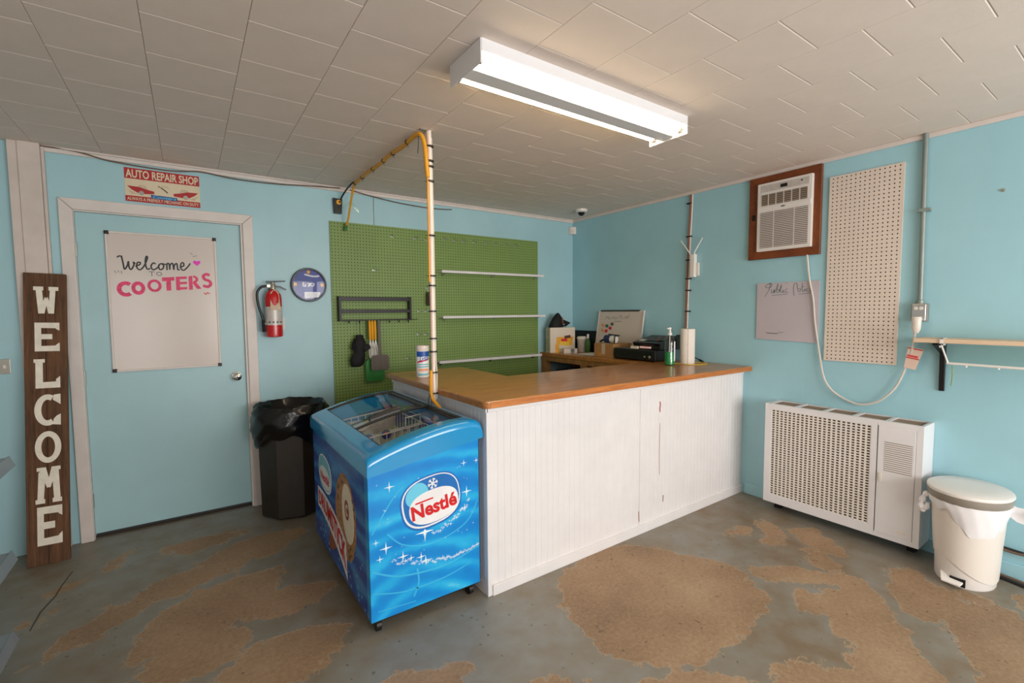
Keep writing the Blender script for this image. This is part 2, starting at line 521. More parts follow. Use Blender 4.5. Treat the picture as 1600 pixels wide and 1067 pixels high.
class Plane:
    """flat drawing surface: origin, right and up; out() points to the viewer's side"""
    def __init__(s, o, u, v):
        s.o = Vector(o); s.u = Vector(u).normalized(); s.v = Vector(v).normalized(); s.n = s.u.cross(s.v)

    def p(s, x, y, h=0.0):
        return s.o + s.u * x + s.v * y + s.n * h

    def poly(s, b, pts, h=0.001, t=0.001):
        h += 0.00004 * (len(b.v) % 97) / 8
        a = sum(pts[i][0] * pts[(i + 1) % len(pts)][1] - pts[(i + 1) % len(pts)][0] * pts[i][1] for i in range(len(pts)))
        if a < 0: pts = pts[::-1]
        return b.prism([s.p(x, y, h) for x, y in pts], -s.n * t)

    def rect(s, b, x0, x1, y0, y1, h=0.001, t=0.001):
        return s.poly(b, [(x0, y0), (x1, y0), (x1, y1), (x0, y1)], h, t)

    def ell(s, b, cx, cy, rx, ry, h=0.001, t=0.001, n=28, rot=0, pw=2.0):
        pts = []
        for i in range(n):
            a = 2 * PI * i / n
            c, q = math.cos(a), math.sin(a)
            x = rx * math.copysign(abs(c) ** (2 / pw), c); y = ry * math.copysign(abs(q) ** (2 / pw), q)
            pts.append((cx + x * math.cos(rot) - y * math.sin(rot), cy + x * math.sin(rot) + y * math.cos(rot)))
        return s.poly(b, pts, h, t)

    def arc(s, b, cx, cy, rx, ry, w, a0, a1, h=0.001, t=0.001, n=24, wy=None):
        wy = wy or w
        o = []; i_ = []
        for i in range(n + 1):
            a = a0 + (a1 - a0) * i / n
            o.append((cx + rx * math.cos(a), cy + ry * math.sin(a)))
            i_.append((cx + (rx - w) * math.cos(a), cy + (ry - wy) * math.sin(a)))
        for i in range(n):
            s.poly(b, [o[i], o[i + 1], i_[i + 1], i_[i]], h, t)
        return b

    def stroke(s, b, pts, w, h=0.001, t=0.0008, smooth=True, k=5):
        P = smooth_path([(x, y, 0) for x, y in pts], k) if smooth and len(pts) > 2 else [Vector((x, y, 0)) for x, y in pts]
        L = []; R = []
        for i, p in enumerate(P):
            d = (P[min(i + 1, len(P) - 1)] - P[max(i - 1, 0)])
            if d.length < 1e-9: d = Vector((1, 0, 0))
            d.normalize(); q = Vector((-d.y, d.x, 0)) * w / 2
            L.append(p + q); R.append(p - q)
        for i in range(len(P) - 1):
            s.poly(b, [(R[i].x, R[i].y), (R[i + 1].x, R[i + 1].y), (L[i + 1].x, L[i + 1].y), (L[i].x, L[i].y)], h, t)
        return b

    def text(s, b, txt, x, y, size, wx=None, bold=0.0, h=0.001, t=0.001, shear=0.0, fn=None):
        cu = bpy.data.curves.new('lettering', 'FONT')
        cu.body = txt; cu.size = size; cu.offset = bold; cu.shear = shear; cu.resolution_u = 3
        o = bpy.data.objects.new('lettering', cu); COL.objects.link(o)
        bpy.context.view_layer.update()
        dg = bpy.context.evaluated_depsgraph_get()
        me = bpy.data.meshes.new_from_object(o.evaluated_get(dg))
        vs = [v.co.copy() for v in me.vertices]
        x0 = min(v.x for v in vs); x1 = max(v.x for v in vs)
        k = wx / (x1 - x0) if wx else 1.0
        out = []
        for v in vs:
            px, py = (v.x - x0) * k, v.y
            if fn: px, py = fn(px, py)
            out.append(s.p(x + px, y + py, h))
        b.add(out, [tuple(p.vertices) for p in me.polygons])
        bpy.data.objects.remove(o); bpy.data.curves.remove(cu); bpy.data.meshes.remove(me)
        return b


BACK = lambda x, z, y=0.0: Plane((x, y, z), (1, 0, 0), (0, 0, 1))       # faces -y
RIGHT = lambda y, z, x=0.0: Plane((x, y, z), (0, -1, 0), (0, 0, 1))     # faces -x
H = 2.46

# ------------------------------------------------------------------ the room
XL, YF = -5.6, -6.5
fl = struct('floor', BX(XL - 0.1, 0.1, YF - 0.1, 0.12, -0.1, 0.0), 'worn_floor')
obj('floor_crack', B().prism([(-4.172, -0.42, 0.0012), (-4.176, -0.42, 0.0012), (-4.196, -0.58, 0.0012), (-4.202, -0.68, 0.0012), (-4.232, -0.82, 0.0012), (-4.236, -0.98, 0.0012), (-4.232, -0.98, 0.0012), (-4.226, -0.82, 0.0012), (-4.196, -0.68, 0.0012), (-4.191, -0.58, 0.0012)], (0, 0, -0.001)), 'crack_dark', fl)

wb = B()
wb.box(XL - 0.1, -4.150, 0.0, 0.1, 0, H + 0.1)
wb.box(-3.215, 0.1, 0.0, 0.1, 0, H + 0.1)
wb.box(-4.150, -3.215, 0.0, 0.1, 2.105, H + 0.1)
wall_back = struct('wall_back', wb, 'wall_blue_back')
obj('panel_seam', BX(-2.252, -2.248, -0.002, 0.001, 2.19, 2.43), 'brown_cable', wall_back)
pb = B()
for i in range(4):
    pb.box(-3.05 + i * 0.104, -3.05 + i * 0.104 + 0.1, -0.004, 0.0, 0.0, 0.848)
obj('patch_board', pb, 'wall_blue_back', wall_back)
struct('wall_right', BX(0.0, 0.1, YF - 0.1, 0.0, 0, H + 0.1), 'wall_blue_right')
struct('wall_left', BX(XL - 0.1, XL, YF - 0.1, 0.0, 0, H + 0.1), 'wall_plain')
wf = B()                                     # shop front with a window and a glazed door opening
wf.box(XL, -4.8, YF - 0.1, YF, 0, H + 0.1)
wf.box(-3.9, -3.15, YF - 0.1, YF, 0, H + 0.1)
wf.box(-0.35, 0.0, YF - 0.1, YF, 0, H + 0.1)
wf.box(-4.8, -3.9, YF - 0.1, YF, 2.1, H + 0.1)
wf.box(-3.15, -0.35, YF - 0.1, YF, 0, 0.55)
wf.box(-3.15, -0.35, YF - 0.1, YF, 2.15, H + 0.1)
struct('wall_front', wf, 'wall_plain')

# ceiling: slab, then every tile of the part in view
ceil = struct('ceiling', B().box(XL - 0.1, 0.1, -4.1, 0.1, H + 0.011, H + 0.1).box(XL - 0.1, 0.1, YF - 0.1, -4.1, H, H + 0.1), 'ceiling_gap')
tile_mesh = {}


def tile(x0, x1, y0, y1):
    w, d = round(x1 - x0, 4), round(y1 - y0, 4)
    if w < 0.02 or d < 0.02: return
    if (w, d) not in tile_mesh:
        g, c, t = 0.0006, 0.0035, 0.0108
        me = bpy.data.meshes.new('ceiling_tile')
        a = (g, g, w - g, d - g); q = (g + c * 0.3, g + c, w - g - c * 0.3, d - g - c)
        v = [(a[0], a[1], t), (a[2], a[1], t), (a[2], a[3], t), (a[0], a[3], t), (a[0], a[1], 0.0018), (a[2], a[1], 0.0018), (a[2], a[3], 0.0018), (a[0], a[3], 0.0018),
             (q[0], q[1], 0), (q[2], q[1], 0), (q[2], q[3], 0), (q[0], q[3], 0)]
        f = [(8, 11, 10, 9)]
        for i in range(4):
            j = (i + 1) % 4
            f += [(i, i + 4, j + 4, j)[::-1], (i + 4, i + 8, j + 8, j + 4)[::-1]]
        me.from_pydata(v, [], f)
        bm = bmesh.new(); bm.from_mesh(me); bmesh.ops.recalc_face_normals(bm, faces=bm.faces); bm.to_mesh(me); bm.free()
        me.materials.append(MATS['ceiling_tile'])
        tile_mesh[(w, d)] = me
    o = bpy.data.objects.new('ceiling_tile', tile_mesh[(w, d)]); COL.objects.link(o)
    o.parent = ceil; o.location = (x0, y0, H)


TX, TY = 0.3067, 0.294
for k in range(-4, 12):
    xa, xb = -3.665 + TX * k, min(-3.665 + TX * (k + 1), 0.0)
    off = -0.433 + TY * 2 if k % 2 == 0 else -0.433 + TY * 1.5
    for j in range(0, 18):
        yb, ya = off - TY * j, off - TY * (j + 1)
        yb = min(yb, 0.0); ya = max(ya, -4.1)
        if yb - ya > 0.02: tile(xa, xb, ya, yb)

# crown strips, baseboard, post
struct('trim_1', B().box(-4.25, 0.0, -0.016, 0.0, H - 0.034, H).box(-4.25, 0.0, -0.03, 0.0, H - 0.012, H), 'trim_white', bevel=0.003, seg=1)
struct('trim_2', B().box(-0.014, 0.0, YF, -0.016, H - 0.028, H), 'trim_white', bevel=0.003, seg=1)
struct('baseboard_right', B().box(-0.014, 0.0, YF, -2.02, 0.0, 0.086), 'wall_blue_right', bevel=0.004, seg=1)
struct('baseboard_back', B().box(-3.12, -2.3, -0.012, 0.0, 0.0, 0.05), 'wall_blue_back')
post = struct('trim_3', BX(-4.345, -4.250, -0.055, 0.0, 0, H), 'post_white', bevel=0.004)
obj('side_board', BX(-4.388, -4.3465, -0.045, 0.0, 0, H), 'post_white', post, bevel=0.003)
obj('edge_strip', BX(-4.2495, -4.236, -0.03, 0.0, 0, H), 'post_white', post, bevel=0.002)

# door
door = struct('door_1', BX(-4.128, -3.236, 0.025, 0.065, 0.028, 2.092), 'door_blue', bevel=0.002, seg=1)
c = B()
c.box(-4.150, -4.128, -0.004, 0.1, 0, 2.105); c.box(-3.236, -3.215, -0.004, 0.1, 0, 2.105); c.box(-4.128, -3.236, -0.004, 0.1, 2.092, 2.105)
obj('jamb', c, 'trim_white', door)
c = B()
z1 = 2.166
PB = BACK(0, 0, -0.022)
PB.poly(c, [(-4.193, 0), (-4.130, 0), (-4.130, 2.098), (-4.193, z1)], 0, 0.022)
obj('casing', c, 'trim_white', door, bevel=0.004)
c = B(); PB.poly(c, [(-3.222, 0), (-3.157, 0), (-3.157, z1), (-3.222, 2.098)], 0, 0.022)
obj('casing', c, 'trim_white', door, bevel=0.004)
c = B(); PB.poly(c, [(-4.192, z1), (-3.158, z1), (-3.223, 2.099), (-4.129, 2.099)], 0, 0.022)
obj('casing', c, 'trim_white', door, bevel=0.004)
kn = obj('knob', B().lathe([(0.033, 0), (0.033, 0.006), (0.012, 0.012), (0.011, 0.035), (0.024, 0.042), (0.029, 0.055), (0.026, 0.066), (0.014, 0.072), (0.001, 0.073)], (-3.299, 0.025, 0.991), 24, axis='y'), 'chrome', door, smooth=True)
obj('keyhole', B().lathe([(0.007, 0), (0.006, 0.002)], (-3.299, -0.047, 0.991), 12, axis='y'), 'dark_metal', kn)
for z in (0.25, 1.05, 1.86):
    obj('hinge', B().tube([(-4.129, 0.018, z - 0.045), (-4.129, 0.018, z + 0.045)], 0.006, 8), 'grey_metal', door, smooth=True)
obj('threshold_shade', BX(-4.128, -3.236, 0.03, 0.1, 0.0, 0.012), 'gap_shade', door)  # dark strip painting in the shade below the recessed door slab

# light switch plate at the left edge
sw = tag(obj('light_switch', BX(-4.53, -4.447, -0.006, 0.0, 1.107, 1.195), 'grey_metal', bevel=0.002), 'grey metal switch plate on the blue wall left of the white post', 'switch')
for x in (-4.51, -4.47):
    obj('toggle', BX(x - 0.005, x + 0.005, -0.016, -0.006, 1.14, 1.16), 'cream_plastic', sw)

# ------------------------------------------------------------------ ceiling light
L = thing('ceiling_light', 'white two-tube fluorescent fitting with a bare open pan on the ceiling', 'ceiling light', (-2.015, -2.29, H))
x0, x1, y0, y1 = -2.64, -1.39, -2.415, -2.17
c = B().box(x0, x1, y0, y1, H - 0.012, H)
c.prism([(x0, y0, H - 0.012), (x0, y0, H - 0.045), (x0, y0 + 0.006, H - 0.045), (x0, y0 + 0.012, H - 0.012)], (x1 - x0, 0, 0))
c.prism([(x0, y1, H - 0.012), (x0, y1 - 0.012, H - 0.012), (x0, y1 - 0.006, H - 0.045), (x0, y1, H - 0.045)], (x1 - x0, 0, 0))
obj('pan', c, 'white_metal', L)
obj('ballast_cover', B().prism([(x0 + 0.001, -2.335, H - 0.012), (x0 + 0.001, -2.330, H - 0.078), (x0 + 0.001, -2.250, H - 0.078), (x0 + 0.001, -2.245, H - 0.012)], (x1 - x0 - 0.002, 0, 0)), 'white_metal', L)
for a, b_ in ((x0 - 0.006, x0), (x1, x1 + 0.006)):
    obj('end_plate', BX(a, b_, y0, y1, H - 0.09, H), 'white_metal', L, bevel=0.002, seg=1)
for y in (-2.372, -2.208):
    tb = obj('tube', B().tube([(x0 + 0.022, y, H - 0.055), (x1 - 0.022, y, H - 0.055)], 0.017, 16), 'tube_glow', L, smooth=True)
    for a, b_ in ((x0 + 0.006, x0 + 0.022), (x1 - 0.022, x1 - 0.006)):
        obj('tube_cap', B().tube([(a, y, H - 0.055), (b_, y, H - 0.055)], 0.0175, 16), 'grey_metal', tb, smooth=True)
    for a, b_ in ((x0, x0 + 0.010), (x1 - 0.010, x1)):
        obj('socket', BX(a, b_, y - 0.012, y + 0.012, H - 0.07, H - 0.012), 'cream_plastic', L)

# ------------------------------------------------------------------ counter
cb = thing('counter', 'white beadboard counter base under the L-shaped wooden worktop', 'counter', (-1.2, -1.9, 0))
FX, FY, CT = -2.377, -1.987, 0.972


def beadboard(u0, u1, place, z0, z1, step=0.0405):
    """grooved sheet: profile run along u, extruded in z"""
    prof = []; u = u0
    while u < u1 - 1e-6:
        e = min(u + step, u1)
        prof += [(u, -0.0025), (u + 0.003, 0.0), (e - 0.003, 0.0)]
        u = e
    prof.append((u1, -0.0025))
    b = B()
    lo = [place(u, h, z0) for u, h in prof]; hi = [place(u, h, z1) for u, h in prof]
    n = len(lo)
    b.add(lo + hi, [(i, i + 1, i + 1 + n, i + n) for i in range(n - 1)])
    return b


fpl = lambda u, h, z: (u, FY - h, z)
obj('beadboard_panel', beadboard(FX + 0.022, -1.2225, fpl, 0.05, 0.955), 'white_paint', cb)
obj('beadboard_panel', beadboard(-1.2185, -0.003, fpl, 0.05, 0.955), 'white_paint', cb)
obj('side_panel', beadboard(-1.96, -0.70, lambda u, h, z: (FX - h, u, z), 0.02, 0.955), 'white_paint', cb)
obj('carcass', B().box(FX + 0.004, -0.003, FY + 0.004, -1.40, 0.012, CT).box(FX + 0.004, -1.86, -1.40, -0.72, 0.012, CT), 'pine', cb)
obj('corner_strip', BX(FX - 0.004, FX + 0.022, FY - 0.006, FY + 0.03, 0.0, CT), 'white_paint', cb, bevel=0.003)
obj('seam_strip', BX(-1.2225, -1.2185, FY - 0.001, FY + 0.004, 0.05, 0.955), 'white_paint', cb)
obj('top_rail', B().box(FX - 0.004, -0.003, FY - 0.010, FY + 0.004, 0.950, CT).box(FX - 0.010, FX + 0.004, FY - 0.010, -0.70, 0.950, CT), 'white_paint', cb, bevel=0.002, seg=1)
obj('skirting', B().box(FX + 0.022, -0.003, FY - 0.014, FY + 0.004, 0.0, 0.055), 'white_paint', cb, bevel=0.003)
obj('skirting', B().box(FX - 0.004, FX + 0.004, FY + 0.03, -0.70, 0.0, 0.055), 'white_paint', cb)
P = BACK(0, 0, FY)
obj('red_scratch', P.stroke(B(), [(-1.025, 0.845), (-1.022, 0.82), (-1.027, 0.80), (-1.024, 0.775)], 0.008, 0.002), 'red_print', cb)
for pts, w in (([(-1.024, 0.70), (-1.027, 0.5), (-1.023, 0.35)], 0.002), ([(-0.98, 0.20), (-0.982, 0.155)], 0.006), ([(-1.23, 0.15), (-1.225, 0.08)], 0.005)):
    obj('drip_stain', P.stroke(B(), pts, w, 0.002), 'cone_brown', cb)

wt = B()
TZ0, TZ1 = 0.974, 1.012
out = [(-2.408, -2.028), (-0.003, -2.055), (-0.003, -1.33), (-1.80, -1.33), (-1.80, -0.655), (-2.408, -0.655)]
# rounded outer corner
oc = [(-2.408, -0.655)] + [(-2.408 + 0.03 * (1 - math.cos(a)), -2.028 + 0.03 * (1 - math.sin(a))) for a in (0, PI / 8, PI / 4, 3 * PI / 8, PI / 2)] + out[1:5]
wt.prism([(x, y, TZ1) for x, y in oc], (0, 0, TZ0 - TZ1))
wk = tag(obj('worktop', wt, 'worktop_wood', bevel=0.008, seg=3), 'varnished brown wooden L-shaped worktop on the white counter', 'worktop')
eb = B()
eb.prism([(-2.378, -2.0295, TZ0 + 0.004), (-0.003, -2.0565, TZ0 + 0.004), (-0.003, -2.0565, TZ1 - 0.006), (-2.378, -2.0295, TZ1 - 0.006)], (0, 0.004, 0))
obj('edge_band', eb, 'edge_wood', wk)

# ------------------------------------------------------------------ back counter along the right wall
bc = thing('back_counter', 'brown wooden shelf counter along the right wall behind the white counter', 'counter', (-0.23, -0.66, 0))
obj('top', BX(-0.47, -0.002, -1.328, -0.002, 0.972, 1.012), 'worktop_wood', bc, bevel=0.004)
obj('front_rail', BX(-0.462, -0.44, -1.328, -0.002, 0.925, 0.972), 'pine', bc)
for y in (-0.045, -0.66, -1.29):
    obj('upright', BX(-0.46, -0.39, y - 0.038, y + 0.038, 0.0, 0.925), 'pine', bc)
obj('back_panel', BX(-0.03, -0.015, -1.32, -0.01, 0.0, 0.96), 'pine', bc)
for z in (0.35, 0.70):
    obj('shelf_board', BX(-0.44, -0.03, -1.32, -0.01, z, z + 0.02), 'pine', bc)
for i, (y, w, h, d, m) in enumerate([(-0.20, 0.14, 0.10, 0.2, 'black_matte'), (-0.40, 0.16, 0.14, 0.2, 'blue_fabric'), (-0.55, 0.08, 0.11, 0.15, 'box_side'), (-0.86, 0.2, 0.15, 0.2, 'black_plastic')]):
    o = B().box(-0.36, -0.36 + d, y - w / 2, y + w / 2, 0.721, 0.721 + h)
    tag(obj('storage_box', o, m, bevel=0.008), ['low black box on the shelf under the back counter next to the back wall', 'dark blue box on the shelf below the white carton', 'narrow pale box on the shelf beside the pine upright', 'black box under the back counter below the cash drawer'][i], 'box', 'boxes under the back counter')

# ------------------------------------------------------------------ ice cream freezer
FZ = thing('ice_cream_freezer', 'blue printed chest freezer with sloping curved glass lid beside the white counter', 'freezer', (-2.68, -1.40, 0))
fx0, fx1, fy0, fy1, fz0 = -2.962, -2.402, -1.945, -0.86, 0.068
ztl, ztr = 0.745, 0.835          # top of the walls on the low and the high side


def slope(x):
    return ztl + (ztr - ztl) * (x - fx0) / (fx1 - fx0)


w_ = 0.05
obj('front_panel', B().prism([(fx0, fy0, fz0), (fx1, fy0, fz0), (fx1, fy0, ztr), (fx0, fy0, ztl)], (0, w_, 0)), 'freezer_front_print', FZ)
obj('back_panel', B().prism([(fx0, fy1 - w_, fz0), (fx1, fy1 - w_, fz0), (fx1, fy1 - w_, ztr), (fx0, fy1 - w_, ztl)], (0, w_, 0)), 'freezer_side_print', FZ)
obj('side_panel', BX(fx0, fx0 + w_, fy0 + w_, fy1 - w_, fz0, slope(fx0)), 'freezer_side_print', FZ)
obj('side_panel', BX(fx1 - w_, fx1, fy0 + w_, fy1 - w_, fz0, slope(fx1 - w_)), 'freezer_side_print', FZ)
obj('base_pan', BX(fx0 + 0.005, fx1 - 0.005, fy0 + 0.005, fy1 - 0.005, fz0 - 0.008, fz0 + 0.05), 'black_plastic', FZ)
ix0, ix1, iy0, iy1 = fx0 + w_, fx1 - w_, fy0 + w_, fy1 - w_
lb = B()
lb.box(ix0, ix0 + 0.01, iy0, iy1, 0.2, 0.76); lb.box(ix1 - 0.01, ix1, iy0, iy1, 0.2, 0.83)
lb.box(ix0, ix1, iy0, iy0 + 0.01, 0.2, 0.75); lb.box(ix0, ix1, iy1 - 0.01, iy1, 0.2, 0.75); lb.box(ix0, ix1, iy0, iy1, 0.19, 0.2)
obj('liner', lb, 'liner_white', FZ)
# moulded rim: curved profile across x, closed ring of four sides
top = smooth_path([(-2.972, 0.800, 0), (-2.960, 0.818, 0), (-2.893, 0.843, 0), (-2.777, 0.876, 0), (-2.64, 0.905, 0), (-2.53, 0.917, 0), (-2.44, 0.917, 0), (-2.402, 0.903, 0), (-2.389, 0.872, 0)], 4)


def topz(x):
    x = min(max(x, top[0].x), top[-1].x)
    if x <= top[0].x + 1e-6: return top[0].y
    if x >= top[-1].x - 1e-6: return top[-1].y
    for a, b_ in zip(top, top[1:]):
        if a.x <= x <= b_.x + 1e-9 and b_.x > a.x: return a.y + (b_.y - a.y) * (x - a.x) / (b_.x - a.x)
    return 0.9


def botz(x):
    return 0.735 + (0.822 - 0.735) * (x + 2.97) / 0.57


ty0, ty1 = -1.972, -0.835
ox0, ox1, oy0, oy1 = -2.885, -2.455, -1.885, -0.905     # opening
xs = [p.x for p in top]


def rim_end(ya, yb, rounded):
    b = B(); loops = []
    steps = [(0.0, 0.0), (0.0, 0.010), (0.005, 0.026), (0.014, 0.035), (0.028, 0.039), (0.04, 0.040), (abs(yb - ya), 0.040)]
    sgn = 1 if yb > ya else -1
    for d, up in steps:
        y = ya + sgn * d
        L = [(p.x, y, max(p.y - (0.040 - up) * 1.0, botz(p.x) + 0.004)) for p in top]
        L += [(p.x, y, botz(p.x)) for p in reversed(top)]
        loops.append(L)
    return b.ring(loops, True, True, True)


def rim_side(xa, xb, ya, yb):
    n = 8; b = B()
    X = [xa + (xb - xa) * i / n for i in range(n + 1)]
    def L(y): return [(x, y, topz(x)) for x in X] + [(x, y, botz(x)) for x in reversed(X)]
    return b.ring([L(ya), L(yb)], True, True, True)


rim = obj('rim', rim_end(ty0, oy0, True), 'trim_blue', FZ, smooth=True, angle=50)
obj('rim', rim_end(ty1, oy1, True), 'trim_blue', FZ, smooth=True, angle=50)
obj('rim', rim_side(-2.972, ox0, oy0, oy1), 'trim_blue', FZ, smooth=True, angle=50)
obj('rim', rim_side(ox1, -2.389, oy0, oy1), 'trim_blue', FZ, smooth=True, angle=50)
# seals and curved sliding panes


def sheet(x0, x1, ya, yb, dz, th, n=14):
    b = B(); X = [x0 + (x1 - x0) * i / n for i in range(n + 1)]
    L = lambda y, d: [(x, y, topz(x) + d) for x in X]
    return b.ring([L(ya, dz), L(yb, dz)], False)


se = B()
X = [ox0 + (ox1 - ox0) * i / 14 for i in range(15)]
obj('seal', B().tube([(x, oy1 - 0.008, topz(x) - 0.006) for x in X], 0.008, 8), 'black_plastic', FZ, smooth=True)
obj('seal', B().tube([(ox1 - 0.006, oy0, topz(ox1) - 0.006), (ox1 - 0.006, oy1, topz(ox1) - 0.006)], 0.009, 8), 'black_plastic', FZ)
obj('seal', B().tube([(ox0 + 0.004, oy0, topz(ox0) - 0.008), (ox0 + 0.004, oy1, topz(ox0) - 0.008)], 0.007, 8), 'black_plastic', FZ)
obj('slide_track', B().tube([(ox1 - 0.028, oy0, topz(ox1) - 0.012), (ox1 - 0.028, oy1, topz(ox1) - 0.012)], 0.006, 8), 'dark_metal', FZ)
g1 = obj('glass_pane', sheet(ox0, ox1, oy1, -1.50, -0.004, 0.004), 'clear_glass', FZ, smooth=True)
obj('pane_edge', B().tube([(x, -1.50, topz(x) - 0.006) for x in X], 0.007, 8), 'black_plastic', g1, smooth=True)
hx = [-2.80 + 0.165 * i / 8 for i in range(9)]
hb = B().ring([[(x, y, topz(x) + z) for y, z in ((-1.50, -0.002), (-1.497, 0.022), (-1.486, 0.030), (-1.470, 0.024), (-1.462, -0.002))] for x in hx], True, True, True)
obj('handle', hb, 'black_plastic', g1, smooth=True, angle=50)
g2 = obj('glass_pane', sheet(ox0, ox1, -1.36, oy0, -0.020, 0.004), 'clear_glass', FZ, smooth=True)
obj('pane_edge', B().tube([(x, -1.36, topz(x) - 0.022) for x in X], 0.006, 8), 'dark_metal', g2, smooth=True)
# wire baskets


def basket(ya, yb):
    bk = obj('wire_basket', B().tube([(ix0 + 0.03, ya, 0.765), (ix1 - 0.03, ya, 0.810), (ix1 - 0.03, yb, 0.810), (ix0 + 0.03, yb, 0.765), (ix0 + 0.03, ya, 0.765)], 0.004, 6), 'white_metal', FZ)
    wires = B()
    n = 9
    for i in range(n + 1):
        x = ix0 + 0.03 + (ix1 - ix0 - 0.06) * i / n; z = 0.765 + 0.045 * i / n
        wires.tube([(x, ya, z), (x, ya, 0.55), (x, yb, 0.55), (x, yb, z)], 0.003, 5)
    for i in range(1, 10):
        y = ya + (yb - ya) * i / 10
        wires.tube([(ix0 + 0.03, y, 0.765), (ix0 + 0.03, y, 0.55), (ix1 - 0.03, y, 0.55), (ix1 - 0.03, y, 0.810)], 0.003, 5)
    for z in (0.62, 0.69):
        wires.tube([(ix0 + 0.03, ya, z), (ix1 - 0.03, ya, z), (ix1 - 0.03, yb, z), (ix0 + 0.03, yb, z), (ix0 + 0.03, ya, z)], 0.003, 5)
    obj('basket_wires', wires, 'white_metal', bk, kind='stuff')
    hl = B()
    for yy in (ya,):
        hl.tube([(ix1 - 0.13, yy, 0.80), (ix1 - 0.13, yy, 0.85), (ix1 - 0.04, yy, 0.86), (ix1 - 0.04, yy, 0.810)], 0.004, 6)
    obj('basket_handle', hl, 'white_metal', bk, smooth=True)


basket(-1.44, -0.95); basket(-1.85, -1.47)
for x, y, z in ((-2.80, -1.452, 0.765), (-2.70, -1.452, 0.775), (-2.78, -1.70, 0.775), (-2.60, -1.60, 0.79)):
    tg = obj('price_tag', B().lathe([(0.0, -0.004), (0.026, -0.004), (0.026, 0.004), (0.0, 0.004)], (x, y, z), 16, axis='y'), 'tag_blue', FZ)
    obj('tag_print', B().lathe([(0.0, 0.0), (0.013, 0.0), (0.013, 0.001), (0.0, 0.001)], (x, y - 0.0045, z + 0.006), 14, axis='y'), 'logo_red', tg)
obj('blue_divider', BX(ix1 - 0.024, ix1 - 0.0105, -1.80, -1.0, 0.70, 0.83), 'tag_blue', FZ)
for x in (fx0 + 0.04, fx1 - 0.04):
    for y in (fy0 + 0.04, fy1 - 0.05):
        obj('caster', B().tube([(x - 0.011, y, 0.027), (x + 0.011, y, 0.027)], 0.027, 16).box(x - 0.016, x + 0.016, y - 0.012, y + 0.012, 0.035, 0.062), 'dark_metal', FZ, smooth=True)

# print on the end facing the room
F = BACK(0, 0, fy0)
lg = thing_logo = obj('logo_plate', F.ell(B(), -2.660, 0.557, 0.158, 0.128, 0.001, 0.001, 36, math.radians(9), 2.6), 'logo_blue', FZ)
obj('logo_border', F.ell(B(), -2.660, 0.559, 0.150, 0.120, 0.0016, 0.001, 36, math.radians(9), 2.6), 'logo_white', lg)
obj('logo_field', F.ell(B(), -2.659, 0.561, 0.143, 0.113, 0.0022, 0.001, 36, math.radians(9), 2.6), 'logo_blue', lg)
obj('logo_sheen', F.ell(B(), -2.735, 0.60, 0.060, 0.050, 0.0026, 0.001, 24, math.radians(45), 2.2), 'logo_light', lg)
obj('logo_centre', F.ell(B(), -2.648, 0.533, 0.128, 0.080, 0.0032, 0.001, 36, math.radians(7), 2.4), 'logo_white', lg)
tx = B()
rot = math.radians(7)
fn = lambda x, y: (x * math.cos(rot) - y * math.sin(rot), x * math.sin(rot) + y * math.cos(rot))
F.text(tx, 'Nestlé', -2.761, 0.484, 0.092, 0.236, 0.0032, 0.0042, fn=fn)
obj('logo_lettering', tx, 'logo_red', lg)
tb_ = B(); F.poly(tb_, [(-2.745, 0.556), (-2.655, 0.567), (-2.655, 0.574), (-2.745, 0.563)], 0.0042)
obj('logo_bar', tb_, 'logo_red', lg)


def flake(b, P, cx, cy, r, h):
    for k in range(3):
        a = k * PI / 3 + 0.26
        P.stroke(b, [(cx - r * math.cos(a), cy - r * math.sin(a)), (cx + r * math.cos(a), cy + r * math.sin(a))], r * 0.22, h)
        for sgn in (1, -1):
            x, y = cx + sgn * r * 0.62 * math.cos(a), cy + sgn * r * 0.62 * math.sin(a)
            for d in (0.8, -0.8):
                P.stroke(b, [(x, y), (x + sgn * r * 0.4 * math.cos(a + d), y + sgn * r * 0.4 * math.sin(a + d))], r * 0.16, h)
    return b


obj('snowflake', flake(B(), F, -2.655, 0.640, 0.026, 0.0034), 'logo_white', lg)


def star(b, P, cx, cy, r, h, q=4):
    pts = []
    for i in range(q * 2):
        a = PI / 2 + i * PI / q
        rr = r if i % 2 == 0 else r * 0.16
        pts.append((cx + rr * math.cos(a), cy + rr * math.sin(a)))
    return P.poly(b, pts, h, 0.0006)


for x, y, r in ((-2.866, 0.668, 0.026), (-2.888, 0.392, 0.030), (-2.809, 0.329, 0.028), (-2.699, 0.414, 0.048), (-2.472, 0.558, 0.030), (-2.486, 0.705, 0.018), (-2.917, 0.349, 0.018), (-2.697, 0.275, 0.026), (-2.484, 0.478, 0.022), (-2.933, 0.429, 0.016), (-2.415, 0.705, 0.016), (-2.72, 0.30, 0.024), (-2.77, 0.31, 0.018)):
    obj('sparkle', star(star(B(), F, x, y, r, 0.0008), F, x, y, r * 0.4, 0.001, 5), 'star_white', FZ)
tr = B()
for i in range(60):
    u = i / 59
    x = -2.86 + 0.45 * u; y = 0.327 - 0.10 * u + 0.045 * u * u - 0.03 * math.sin(u * 3) + random.uniform(-0.012, 0.012) * (1.3 - u)
    star(tr, F, x, y, random.uniform(0.006, 0.014), 0.0008)
for i in range(34):
    u = i / 33
    x = -2.66 + 0.20 * u; y = 0.405 + 0.10 * u * u + random.uniform(-0.012, 0.012)
    star(tr, F, x, y, random.uniform(0.006, 0.012), 0.0008)
for i in range(40):
    star(tr, F, random.uniform(-2.93, -2.42), random.uniform(0.30, 0.70), random.uniform(0.003, 0.006), 0.0007)
obj('star_dust', tr, 'star_white', FZ, kind='stuff')
